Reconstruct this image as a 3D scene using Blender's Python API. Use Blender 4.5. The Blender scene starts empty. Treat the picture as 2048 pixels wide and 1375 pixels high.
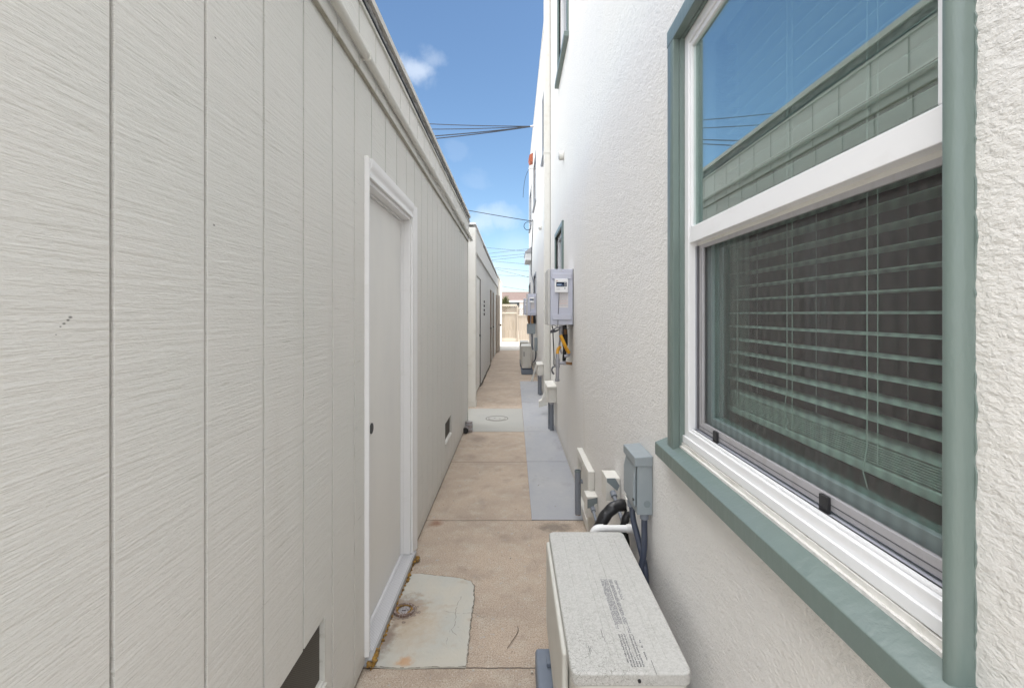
import bpy, bmesh, math, random
from mathutils import Vector
R = math.radians
random.seed(7)
S = bpy.context.scene
COL = S.collection

# ---------------------------------------------------------------- camera
H = 1.40            # eye height
F = 910.0           # focal length in pixels of the 2048 px wide photograph
VX, VY = 1028.0, 627.0
cd = bpy.data.cameras.new('camera')
cam = bpy.data.objects.new('camera', cd); COL.objects.link(cam)
cam.location = (0, 0, H); cam.rotation_euler = (R(90), 0, 0)
cd.sensor_width = 36; cd.lens = 36 * F / 2048
cd.shift_x = -(VX - 1024) / 2048
cd.shift_y = -(687.5 - VY) / 2048
cd.clip_start = 0.05; cd.clip_end = 500
S.camera = cam

# ---------------------------------------------------------------- light
SUN_EL, SUN_AZ = R(54), R(106)      # azimuth clockwise from +Y (the alley's direction)
sd = bpy.data.lights.new('sun', 'SUN'); sd.energy = 3.2; sd.angle = R(0.5); sd.color = (1, .95, .87)
so = bpy.data.objects.new('sun', sd); COL.objects.link(so)
tosun = Vector((math.sin(SUN_AZ) * math.cos(SUN_EL), math.cos(SUN_AZ) * math.cos(SUN_EL), math.sin(SUN_EL)))
so.rotation_euler = (-tosun).to_track_quat('-Z', 'Y').to_euler(); so.location = (0, -5, 30)

vs = S.view_settings
vs.view_transform = 'Standard'; vs.look = 'None'; vs.gamma = 1; vs.use_curve_mapping = False
vs.exposure = 0.58

W = bpy.data.worlds.new('World'); S.world = W; W.use_nodes = True
nt = W.node_tree; N = nt.nodes; L = nt.links; N.clear()
def wn(t, **k):
    n = N.new(t)
    for a, b in k.items(): setattr(n, a, b)
    return n
out = wn('ShaderNodeOutputWorld'); bg = wn('ShaderNodeBackground'); L.new(bg.outputs[0], out.inputs[0])
bg.inputs[1].default_value = 0.13
sky = wn('ShaderNodeTexSky', sky_type='NISHITA', sun_disc=False, sun_elevation=SUN_EL, sun_rotation=SUN_AZ)
sky.air_density = 1.0; sky.dust_density = 0.35; sky.ozone_density = 1.6
tc = wn('ShaderNodeTexCoord')
sep = wn('ShaderNodeSeparateXYZ'); L.new(tc.outputs['Generated'], sep.inputs[0])
def wmath(op, a, b=None):
    n = wn('ShaderNodeMath', operation=op)
    for i, v in enumerate((a, b)):
        if v is None: continue
        if isinstance(v, (int, float)): n.inputs[i].default_value = v
        else: L.new(v, n.inputs[i])
    return n.outputs[0]
def wmap(v, a, b, c, d):
    n = wn('ShaderNodeMapRange', interpolation_type='SMOOTHSTEP'); L.new(v, n.inputs[0])
    for i, q in enumerate((a, b, c, d)): n.inputs[i + 1].default_value = q
    return n.outputs[0]
nz = wn('ShaderNodeTexNoise'); nz.inputs['Scale'].default_value = 9; nz.inputs['Detail'].default_value = 7; nz.inputs['Roughness'].default_value = .55
L.new(tc.outputs['Generated'], nz.inputs[0])
mask = None
# small clouds seen down the alley: (photo x, y, radius, density)
for (cx, cy, rr, dn) in ((838, 142, .052, .5), (862, 122, .040, .22), (955, 446, .060, .38), (1005, 438, .05, .3), (955, 366, .030, .07),
                         (908, 293, .024, .06), (1000, 560, .10, .35), (1035, 500, .08, .18)):
    d = Vector(((cx - VX) / F, 1, (VY - cy) / F)).normalized()
    sb = wn('ShaderNodeVectorMath', operation='SUBTRACT'); L.new(tc.outputs['Generated'], sb.inputs[0]); sb.inputs[1].default_value = d
    ml = wn('ShaderNodeVectorMath', operation='MULTIPLY'); L.new(sb.outputs[0], ml.inputs[0]); ml.inputs[1].default_value = (1, 1, 1.5)
    ln = wn('ShaderNodeVectorMath', operation='LENGTH'); L.new(ml.outputs[0], ln.inputs[0])
    dd = wmath('ADD', ln.outputs['Value'], wmath('MULTIPLY', wmath('SUBTRACT', nz.outputs[0], .5), .16))
    m = wmap(dd, rr * .25, rr, dn, 0)
    mask = m if mask is None else wmath('MAXIMUM', mask, m)
# bright cloud added overhead and behind, unseen, to light the shaded alley
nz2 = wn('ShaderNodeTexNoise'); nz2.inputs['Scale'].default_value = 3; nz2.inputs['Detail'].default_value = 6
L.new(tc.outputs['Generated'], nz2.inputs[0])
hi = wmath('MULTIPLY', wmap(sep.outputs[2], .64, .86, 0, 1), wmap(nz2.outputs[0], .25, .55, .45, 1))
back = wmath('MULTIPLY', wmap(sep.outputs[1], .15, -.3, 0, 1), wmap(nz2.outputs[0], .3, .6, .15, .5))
fill_cloud = wmath('MAXIMUM', hi, back)
mx = wn('ShaderNodeMix', data_type='RGBA')
tint = wn('ShaderNodeVectorMath', operation='MULTIPLY'); L.new(sky.outputs[0], tint.inputs[0]); tint.inputs[1].default_value = (.90, 1.0, 1.03)
L.new(mask, mx.inputs[0]); L.new(tint.outputs[0], mx.inputs[6]); mx.inputs[7].default_value = (5.6, 6.0, 6.5, 1)
mx2 = wn('ShaderNodeMix', data_type='RGBA'); L.new(fill_cloud, mx2.inputs[0]); L.new(mx.outputs[2], mx2.inputs[6]); mx2.inputs[7].default_value = (31, 30.7, 30.5, 1)
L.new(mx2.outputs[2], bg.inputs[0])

# ---------------------------------------------------------------- materials
MATS = {}
def mat(name, col, rough=.6, metal=0, bump=None, var=None, spec=.5, coat=0):
    """bump: list of (kind, scale(x,y,z), strength, distance); var: list of (scale(x,y,z), lo, hi, colour, amount)"""
    if name in MATS: return MATS[name]
    m = bpy.data.materials.new(name); m.use_nodes = True; MATS[name] = m
    t = m.node_tree; n = t.nodes; l = t.links
    b = n['Principled BSDF']; b.inputs['Base Color'].default_value = (*col, 1); b.inputs['Roughness'].default_value = rough
    b.inputs['Metallic'].default_value = metal; b.inputs['Specular IOR Level'].default_value = spec; b.inputs['Coat Weight'].default_value = coat
    g = n.new('ShaderNodeNewGeometry')
    def coords(sc):
        q = n.new('ShaderNodeVectorMath'); q.operation = 'MULTIPLY'; l.new(g.outputs['Position'], q.inputs[0]); q.inputs[1].default_value = sc
        return q.outputs[0]
    cur = None
    for (sc, lo, hi, c2, am) in (var or []):
        z = n.new('ShaderNodeTexNoise'); z.inputs['Scale'].default_value = 1; z.inputs['Detail'].default_value = 6; z.inputs['Roughness'].default_value = .6
        l.new(coords(sc), z.inputs[0])
        r = n.new('ShaderNodeMapRange'); l.new(z.outputs[0], r.inputs[0]); r.inputs[1].default_value = lo; r.inputs[2].default_value = hi; r.inputs[4].default_value = am
        x = n.new('ShaderNodeMix'); x.data_type = 'RGBA'; l.new(r.outputs[0], x.inputs[0]); x.inputs[7].default_value = (*c2, 1)
        if cur is None: x.inputs[6].default_value = (*col, 1)
        else: l.new(cur, x.inputs[6])
        cur = x.outputs[2]
    if cur is not None: l.new(cur, b.inputs['Base Color'])
    prev = None
    for (kind, sc, st, di) in (bump or []):
        if kind == 'noise':
            z = n.new('ShaderNodeTexNoise'); z.inputs['Scale'].default_value = 1; z.inputs['Detail'].default_value = 5; z.inputs['Roughness'].default_value = .6; z.inputs['Distortion'].default_value = .25
            o = z.outputs[0]
        elif kind == 'fine':
            z = n.new('ShaderNodeTexNoise'); z.inputs['Scale'].default_value = 1; z.inputs['Detail'].default_value = 1; o = z.outputs[0]
        else:
            z = n.new('ShaderNodeTexVoronoi'); z.inputs['Scale'].default_value = 1; o = z.outputs['Distance']
        l.new(coords(sc), z.inputs[0])
        u = n.new('ShaderNodeBump'); u.inputs['Strength'].default_value = st; u.inputs['Distance'].default_value = di
        l.new(o, u.inputs['Height'])
        if prev is not None: l.new(prev, u.inputs['Normal'])
        prev = u.outputs[0]
    if prev is not None: l.new(prev, b.inputs['Normal'])
    m['_b'] = 1
    return m

siding = mat('siding_paint', (.625, .618, .585), .62, bump=[('noise', (30, 4.5, 105), .85, .0036), ('noise', (60, 26, 300), .6, .0016), ('noise', (120, 95, 190), .6, .0022)],
             var=[((20, 2.6, 95), .60, .76, (.46, .445, .41), .30), ((2, 1.3, 1.5), .4, .7, (.67, .635, .60), .5), ((30, 9, 210), .64, .70, (.34, .325, .28), .5), ((9, 9, .8), .58, .78, (.55, .53, .48), .35), ((60, 60, 60), .74, .8, (.16, .15, .13), .7)])
groove = mat('groove_dark', (.24, .225, .19), .75, bump=[('noise', (80, 80, 20), .5, .002)], var=[((40, 40, 6), .55, .7, (.14, .135, .10), .8)])
trimg = mat('siding_trim_paint', (.55, .54, .50), .55, bump=[('noise', (60, 12, 60), .4, .002)], var=[((20, 4, 20), .58, .7, (.30, .28, .23), .6)])
felt = mat('weathered_felt', (.16, .155, .15), .95, bump=[('noise', (70, 30, 90), 1, .01)], var=[((50, 25, 60), .45, .6, (.36, .35, .34), .8), ((90, 60, 90), .6, .7, (.03, .03, .03), .9)])
blackm = mat('black_rubber', (.02, .02, .022), .5)
doorp = mat('door_paint', (.73, .72, .69), .5, bump=[('fine', (30, 30, 30), .1, .001)], var=[((2, 2, 1), .4, .7, (.60, .60, .60), .5)])
casep = mat('casing_white', (.72, .715, .715), .35, bump=[('noise', (30, 30, 6), .12, .001)], var=[((6, 6, 20), .6, .75, (.62, .61, .58), .5)])
stucco = mat('stucco_white', (.73, .71, .675), .8, bump=[('noise', (105, 70, 118), .85, .0060), ('noise', (320, 250, 320), .5, .0022), ('fine', (28, 20, 28), .5, .006)],
             var=[((1.1, .6, .8), .42, .66, (.70, .69, .68), .8), ((7, 4, .8), .60, .72, (.64, .61, .56), .5), ((40, 30, 8), .70, .78, (.35, .33, .30), .5)])
stucco2 = mat('smooth_stucco', (.70, .69, .66), .75, bump=[('noise', (30, 30, 30), .4, .004)], var=[((3, 2, 2), .5, .8, (.60, .59, .56), .5)])
greyw = mat('grey_painted_wall', (.60, .60, .59), .65, bump=[('noise', (40, 15, 40), .35, .003)], var=[((4, 1, .8), .5, .75, (.50, .49, .46), .5)])
creamp = mat('cream_paint', (.66, .645, .60), .5, bump=[('noise', (40, 40, 40), .3, .002)], var=[((8, 8, 8), .55, .75, (.55, .52, .46), .6)])
greenp = mat('sage_green_paint', (.140, .184, .168), .33, bump=[('noise', (60, 60, 14), .35, .003), ('fine', (25, 25, 25), .3, .003)], var=[((20, 20, 6), .5, .75, (.165, .215, .20), .4), ((7, 5, 7), .5, .7, (.155, .19, .185), .5), ((120, 120, 120), .76, .8, (.4, .45, .4), .6)])
vinyl = mat('white_vinyl', (.80, .80, .81), .3, var=[((15, 6, 15), .6, .8, (.70, .69, .68), .6)])
dirtyv = mat('old_white_caulk', (.70, .685, .65), .6, bump=[('noise', (60, 25, 60), .6, .004)], var=[((25, 9, 25), .55, .7, (.48, .45, .40), .6)])
alum = mat('grey_aluminium', (.46, .45, .47), .45, .35, var=[((10, 40, 10), .5, .7, (.38, .36, .36), .6)])
alumd = mat('dark_track', (.10, .10, .11), .5)
concrete = mat('tan_concrete', (.375, .310, .252), .88)
greycon = mat('blue_grey_concrete', (.34, .35, .375), .85, bump=[('noise', (160, 160, 160), .5, .003)], var=[((3, 1.5, 3), .4, .7, (.41, .41, .41), .8), ((5, 3, 5), .56, .70, (.28, .28, .29), .7), ((90, 90, 90), .62, .7, (.20, .20, .21), .35), ((12, 12, 12), .6, .75, (.46, .45, .43), .5)])
palecon = mat('pale_grey_concrete', (.40, .395, .365), .88, bump=[('noise', (150, 150, 150), .4, .003)], var=[((3, 3, 3), .4, .7, (.36, .36, .345), .7), ((30, 30, 30), .62, .75, (.30, .27, .22), .5)])
patchcon = mat('patched_concrete', (.50, .475, .415), .85, bump=[('noise', (20, 20, 20), .6, .008), ('noise', (160, 160, 160), .4, .002)],
               var=[((5, 4, 5), .42, .62, (.445, .45, .42), .8), ((7, 9, 7), .60, .74, (.40, .30, .21), .7), ((60, 60, 60), .66, .74, (.28, .26, .23), .5)])
yard = mat('sunlit_concrete', (.40, .385, .36), .9, bump=[('noise', (60, 60, 60), .4, .004)], var=[((2, 2, 2), .4, .7, (.46, .43, .38), .6)])
acp = mat('aged_ivory_metal', (.60, .59, .545), .5, bump=[('fine', (60, 60, 60), .15, .001)], var=[((10, 6, 6), .5, .75, (.52, .505, .46), .6)])
slate = mat('slate_rubber', (.17, .20, .25), .6, bump=[('fine', (60, 60, 60), .3, .001)], var=[((12, 12, 12), .5, .7, (.22, .25, .29), .6)])
greybox = mat('grey_box_paint', (.25, .285, .305), .45, bump=[('noise', (70, 70, 70), .2, .001)], var=[((12, 12, 12), .55, .75, (.30, .33, .345), .7)])
greypatch = mat('bare_grey_metal', (.185, .22, .235), .5)
conduit = mat('grey_pvc', (.19, .21, .245), .4)
conduitd = mat('dark_flex_conduit', (.045, .055, .085), .4)
pvcw = mat('white_pvc', (.78, .78, .78), .3)
tape = mat('black_wrap', (.010, .010, .012), .28, bump=[('noise', (50, 50, 50), .7, .005)])
galv = mat('galvanised_steel', (.42, .42, .46), .38, .6, var=[((40, 40, 40), .5, .7, (.30, .30, .34), .6)])
copper = mat('copper_fitting', (.45, .26, .13), .4, .7)
brass = mat('brass_brown', (.22, .12, .06), .4, .6)
yellow = mat('yellow_flex_gas', (.70, .34, .02), .4)
heaterp = mat('heater_paint', (.50, .515, .60), .38, bump=[('fine', (80, 80, 80), .06, .001)], var=[((6, 6, 6), .5, .8, (.50, .50, .55), .5)])
heaterd = mat('heater_paint_lower_lip', (.46, .46, .50), .45)
screenm = mat('display_dark', (.012, .022, .05), .15)
lcd = mat('display_text', (.20, .28, .42), .4)
cream2 = mat('sticker_paper', (.66, .63, .63), .5)
redink = mat('sticker_red_ink', (.50, .25, .20), .6)
greyink = mat('faded_ink', (.30, .30, .32), .7)
inkd = mat('dark_faded_ink', (.13, .125, .12), .8)
foam = mat('yellow_spray_foam', (.34, .19, .03), .75, bump=[('noise', (150, 150, 150), .8, .005)], var=[((60, 60, 60), .42, .6, (.12, .07, .03), .9)])
rust = mat('rusty_iron', (.16, .10, .075), .75, bump=[('noise', (150, 150, 150), .8, .004)], var=[((90, 90, 90), .5, .6, (.34, .30, .29), .9)])
ltmetal = mat('worn_steel', (.42, .40, .41), .35, .6, bump=[('noise', (120, 120, 120), .6, .003)], var=[((90, 90, 90), .5, .6, (.14, .09, .07), .8)])
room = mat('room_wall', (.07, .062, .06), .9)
slatm = mat('blind_slat_white', (.90, .92, .90), .45)
fencep = mat('cream_fence_wood', (.46, .40, .335), .8, bump=[('noise', (30, 30, 4), .5, .004)], var=[((14, 14, 1.5), .45, .7, (.42, .35, .27), .7)])
roofm = mat('red_brown_shingle', (.12, .082, .068), .9, bump=[('noise', (12, 12, 12), .8, .03)], var=[((5, 8, 8), .45, .6, (.16, .115, .10), .8)])
tanwood = mat('tan_brown_door', (.30, .25, .21), .55, var=[((10, 10, 2), .45, .7, (.24, .19, .15), .6)])
terra = mat('terracotta', (.34, .10, .055), .8)
wire = mat('black_cable', (.02, .025, .035), .6)
greyglass = mat('grey_blue_glass', (.06, .08, .10), .06, spec=.8)
redpan = mat('dark_interior_glass', (.03, .05, .055), .04, spec=1.0)
leafm = mat('olive_leaf', (.10, .11, .03), .7, var=[((6, 6, 6), .4, .6, (.05, .065, .018), .9)])
barkm = mat('bark', (.10, .07, .05), .9)
blackmat = mat('dark_mesh_vent', (.045, .043, .04), .8)

# printed / dirty top of the nearest condenser
def top_material():
    m = bpy.data.materials.new('lichen_top_paint'); m.use_nodes = True
    t = m.node_tree; n = t.nodes; l = t.links; b = n['Principled BSDF']; b.inputs['Roughness'].default_value = .6
    g = n.new('ShaderNodeNewGeometry')
    v = n.new('ShaderNodeTexVoronoi'); v.feature = 'DISTANCE_TO_EDGE'; v.inputs['Scale'].default_value = 95
    z = n.new('ShaderNodeTexNoise'); z.inputs['Scale'].default_value = 60; z.inputs['Detail'].default_value = 5
    ad = n.new('ShaderNodeMix'); ad.data_type = 'RGBA'; ad.blend_type = 'LINEAR_LIGHT'; ad.inputs[0].default_value = .015
    l.new(g.outputs['Position'], z.inputs[0]); l.new(g.outputs['Position'], ad.inputs[6]); l.new(z.outputs['Color'], ad.inputs[7]); l.new(ad.outputs[2], v.inputs[0])
    e = n.new('ShaderNodeMapRange'); l.new(v.outputs['Distance'], e.inputs[0]); e.inputs[1].default_value = .0; e.inputs[2].default_value = .055; e.inputs[3].default_value = 1; e.inputs[4].default_value = 0
    z2 = n.new('ShaderNodeTexNoise'); z2.inputs['Scale'].default_value = 22; z2.inputs['Detail'].default_value = 8; z2.inputs['Roughness'].default_value = .7; l.new(g.outputs['Position'], z2.inputs[0])
    sp = n.new('ShaderNodeSeparateXYZ'); l.new(g.outputs['Position'], sp.inputs[0])
    ny = n.new('ShaderNodeMapRange'); l.new(sp.outputs[1], ny.inputs[0]); ny.inputs[1].default_value = 1.42; ny.inputs[2].default_value = 1.12; ny.inputs[3].default_value = 0.0; ny.inputs[4].default_value = .34
    nx = n.new('ShaderNodeMapRange'); l.new(sp.outputs[0], nx.inputs[0]); nx.inputs[1].default_value = .36; nx.inputs[2].default_value = .18; nx.inputs[3].default_value = 0; nx.inputs[4].default_value = 1
    mm = n.new('ShaderNodeMath'); mm.operation = 'MULTIPLY_ADD'; l.new(ny.outputs[0], mm.inputs[0]); l.new(nx.outputs[0], mm.inputs[1]); l.new(z2.outputs[0], mm.inputs[2])
    d = n.new('ShaderNodeMapRange'); l.new(mm.outputs[0], d.inputs[0]); d.inputs[1].default_value = .48; d.inputs[2].default_value = .72; d.inputs[3].default_value = .30
    k = n.new('ShaderNodeMath'); k.operation = 'MULTIPLY'; l.new(e.outputs[0], k.inputs[0]); l.new(d.outputs[0], k.inputs[1])
    x = n.new('ShaderNodeMix'); x.data_type = 'RGBA'; l.new(k.outputs[0], x.inputs[0]); x.inputs[6].default_value = (.50, .495, .475, 1); x.inputs[7].default_value = (.16, .155, .13, 1)
    z3 = n.new('ShaderNodeTexNoise'); z3.inputs['Scale'].default_value = 140; z3.inputs['Detail'].default_value = 3; l.new(g.outputs['Position'], z3.inputs[0])
    d3 = n.new('ShaderNodeMapRange'); l.new(z3.outputs[0], d3.inputs[0]); d3.inputs[1].default_value = .45; d3.inputs[2].default_value = .62; d3.inputs[4].default_value = .5
    x3 = n.new('ShaderNodeMix'); x3.data_type = 'RGBA'; l.new(d3.outputs[0], x3.inputs[0]); l.new(x.outputs[2], x3.inputs[6]); x3.inputs[7].default_value = (.37, .365, .345, 1)
    l.new(x3.outputs[2], b.inputs['Base Color'])
    u = n.new('ShaderNodeBump'); u.inputs['Strength'].default_value = .3; u.inputs['Distance'].default_value = .001; l.new(z3.outputs[0], u.inputs['Height']); l.new(u.outputs[0], b.inputs['Normal'])
    return m
lichen = top_material()

def ground_material():
    m = concrete; t = m.node_tree; n = t.nodes; l = t.links; b = n['Principled BSDF']
    for x in list(n):
        if x.type == 'NEW_GEOMETRY': g = x
    def noise(sc, det=6, ro=.6):
        z = n.new('ShaderNodeTexNoise'); z.inputs['Scale'].default_value = sc; z.inputs['Detail'].default_value = det; z.inputs['Roughness'].default_value = ro
        l.new(g.outputs['Position'], z.inputs[0]); return z.outputs[0]
    def rng(v, a, b_, c, d):
        r = n.new('ShaderNodeMapRange'); l.new(v, r.inputs[0])
        for i, q in enumerate((a, b_, c, d)): r.inputs[i + 1].default_value = q
        return r.outputs[0]
    def mixc(f, a, c2):
        x = n.new('ShaderNodeMix'); x.data_type = 'RGBA'; l.new(f, x.inputs[0])
        if isinstance(a, tuple): x.inputs[6].default_value = (*a, 1)
        else: l.new(a, x.inputs[6])
        x.inputs[7].default_value = (*c2, 1); return x.outputs[2]
    def mth(op, a, b_):
        x = n.new('ShaderNodeMath'); x.operation = op
        for i, v in enumerate((a, b_)):
            if isinstance(v, (int, float)): x.inputs[i].default_value = v
            else: l.new(v, x.inputs[i])
        return x.outputs[0]
    c = mixc(rng(noise(2.2), .38, .65, 0, .8), (.49, .395, .31), (.365, .295, .235))
    c = mixc(rng(noise(9), .5, .72, 0, .7), c, (.52, .46, .385))
    c = mixc(rng(noise(190, 3), .50, .64, 0, .75), c, (.18, .14, .11))
    c = mixc(rng(noise(140, 3), .57, .68, 0, .7), c, (.62, .57, .50))
    c = mixc(rng(noise(26), .62, .68, 0, .55), c, (.40, .41, .40))
    c = mixc(rng(noise(40), .66, .70, 0, .8), c, (.17, .13, .10))
    c = mixc(rng(noise(5.5), .56, .70, 0, .55), c, (.27, .215, .175))
    sp = n.new('ShaderNodeSeparateXYZ'); l.new(g.outputs['Position'], sp.inputs[0])
    wob = mth('MULTIPLY', mth('SUBTRACT', noise(18), .5), .014)
    yy = mth('ADD', sp.outputs[1], wob)
    tot = None
    for y0, w in ((-.6, .004), (.62, .004), (1.80, .004), (3.085, .0045), (4.30, .0045), (8.95, .007), (10.6, .007), (12.8, .008), (15, .008), (17.2, .009)):
        k = rng(mth('ABSOLUTE', mth('SUBTRACT', yy, y0), 0), w * .3, w * 1.1, .75, 0)
        tot = k if tot is None else mth('MAXIMUM', tot, k)
    c = mixc(tot, c, (.085, .07, .06))
    l.new(c, b.inputs['Base Color'])
    u = n.new('ShaderNodeBump'); u.inputs['Strength'].default_value = .5; u.inputs['Distance'].default_value = .003; l.new(noise(200, 3), u.inputs['Height'])
    u2 = n.new('ShaderNodeBump'); u2.inputs['Strength'].default_value = 1; u2.inputs['Distance'].default_value = .006; u2.invert = True; l.new(tot, u2.inputs['Height']); l.new(u.outputs[0], u2.inputs['Normal'])
    l.new(u2.outputs[0], b.inputs['Normal'])
ground_material()

def glass_mat(name, refl, tint):
    m = bpy.data.materials.new(name); m.use_nodes = True
    t = m.node_tree; n = t.nodes; l = t.links; n.clear()
    o = n.new('ShaderNodeOutputMaterial'); mx = n.new('ShaderNodeMixShader'); tr = n.new('ShaderNodeBsdfTransparent'); gl = n.new('ShaderNodeBsdfGlossy')
    tr.inputs[0].default_value = (*tint, 1); gl.inputs[0].default_value = (.92, .98, .97, 1); gl.inputs['Roughness'].default_value = 0
    lw = n.new('ShaderNodeLayerWeight'); fr = n.new('ShaderNodeMath'); fr.operation = 'POWER'; l.new(lw.outputs['Facing'], fr.inputs[0]); fr.inputs[1].default_value = 4
    a = n.new('ShaderNodeMath'); a.operation = 'ADD'; a.use_clamp = True; l.new(fr.outputs[0], a.inputs[0]); a.inputs[1].default_value = refl
    l.new(a.outputs[0], mx.inputs[0]); l.new(tr.outputs[0], mx.inputs[1]); l.new(gl.outputs[0], mx.inputs[2]); l.new(mx.outputs[0], o.inputs[0])
    return m
glass_up = glass_mat('coated_glass', .33, (.84, .93, .90))
glass_lo = glass_mat('coated_glass_lower', .055, (.84, .93, .90))
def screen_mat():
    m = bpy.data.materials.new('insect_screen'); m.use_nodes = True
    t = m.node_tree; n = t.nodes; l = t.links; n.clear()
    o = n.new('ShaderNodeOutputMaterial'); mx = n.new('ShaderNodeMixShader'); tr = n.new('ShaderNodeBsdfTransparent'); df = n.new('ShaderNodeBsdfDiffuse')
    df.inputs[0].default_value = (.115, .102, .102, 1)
    g = n.new('ShaderNodeNewGeometry'); wv = n.new('ShaderNodeTexWave'); wv.wave_type = 'BANDS'; wv.bands_direction = 'Y'; wv.inputs['Scale'].default_value = 10.5; wv.inputs['Distortion'].default_value = 1.6; wv.inputs['Detail'].default_value = 1.5; wv.inputs['Detail Scale'].default_value = .35  # wave bands paint a moire shimmer into the screen's opacity
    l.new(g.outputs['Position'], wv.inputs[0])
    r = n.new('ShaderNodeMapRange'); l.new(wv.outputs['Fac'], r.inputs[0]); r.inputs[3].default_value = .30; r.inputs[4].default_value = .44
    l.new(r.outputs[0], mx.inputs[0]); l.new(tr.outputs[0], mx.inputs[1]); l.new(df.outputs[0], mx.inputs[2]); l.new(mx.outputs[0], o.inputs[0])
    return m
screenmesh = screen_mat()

def stain(m, c, sc, r0, r1, col, am):
    """a stain of its own shape, fixed to a place on the surface"""
    t = m.node_tree; n = t.nodes; l = t.links; b = n['Principled BSDF']; g = [x for x in n if x.type == 'NEW_GEOMETRY'][0]
    src = b.inputs['Base Color'].links[0].from_socket
    sb = n.new('ShaderNodeVectorMath'); sb.operation = 'SUBTRACT'; l.new(g.outputs['Position'], sb.inputs[0]); sb.inputs[1].default_value = c
    ml = n.new('ShaderNodeVectorMath'); ml.operation = 'MULTIPLY'; l.new(sb.outputs[0], ml.inputs[0]); ml.inputs[1].default_value = sc
    ln = n.new('ShaderNodeVectorMath'); ln.operation = 'LENGTH'; l.new(ml.outputs[0], ln.inputs[0])
    z = n.new('ShaderNodeTexNoise'); z.inputs['Scale'].default_value = 24; z.inputs['Detail'].default_value = 6; z.inputs['Roughness'].default_value = .7; l.new(g.outputs['Position'], z.inputs[0])
    k = n.new('ShaderNodeMath'); k.operation = 'MULTIPLY_ADD'; l.new(z.outputs[0], k.inputs[0]); k.inputs[1].default_value = r1 * 1.6; k.inputs[2].default_value = -.8 * r1
    a = n.new('ShaderNodeMath'); a.operation = 'ADD'; l.new(ln.outputs['Value'], a.inputs[0]); l.new(k.outputs[0], a.inputs[1])
    r = n.new('ShaderNodeMapRange'); r.interpolation_type = 'SMOOTHSTEP'; l.new(a.outputs[0], r.inputs[0]); r.inputs[1].default_value = r0; r.inputs[2].default_value = r1; r.inputs[3].default_value = am; r.inputs[4].default_value = 0
    x = n.new('ShaderNodeMix'); x.data_type = 'RGBA'; l.new(r.outputs[0], x.inputs[0]); l.new(src, x.inputs[6]); x.inputs[7].default_value = (*col, 1); l.new(x.outputs[2], b.inputs['Base Color'])
# scuffs on the siding and the dark concrete patch by the crawlspace frame
for (sx, sy, sr) in ((141, 634, .0034), (136, 640, .0026), (128, 647, .0030), (121, 653, .0018), (112, 669, .0018), (431, 76, .0038), (428, 450, .0042)):
    Yp_ = .59 * F / (VX - sx); stain(siding, (-.59, Yp_, H - (sy - VY) * Yp_ / F), (0, .9, 1.5), .0004, sr, (.10, .10, .09), .85)
stain(concrete, (.27, 2.98, 0), (1, 1.6, 0), .04, .16, (.15, .125, .105), .7)
stain(concrete, (-.52, 3.05, 0), (1, .8, 0), .01, .06, (.25, .12, .07), .7)
stain(concrete, (-.40, 5.1, 0), (1, .8, 0), .02, .16, (.17, .14, .12), .5)
stain(stucco, (0, 0, -.01), (0, 0, 1), .01, .13, (.46, .43, .37), .45)
stain(siding, (0, 0, 0), (0, 0, 1), .01, .12, (.42, .40, .34), .4)
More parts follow.
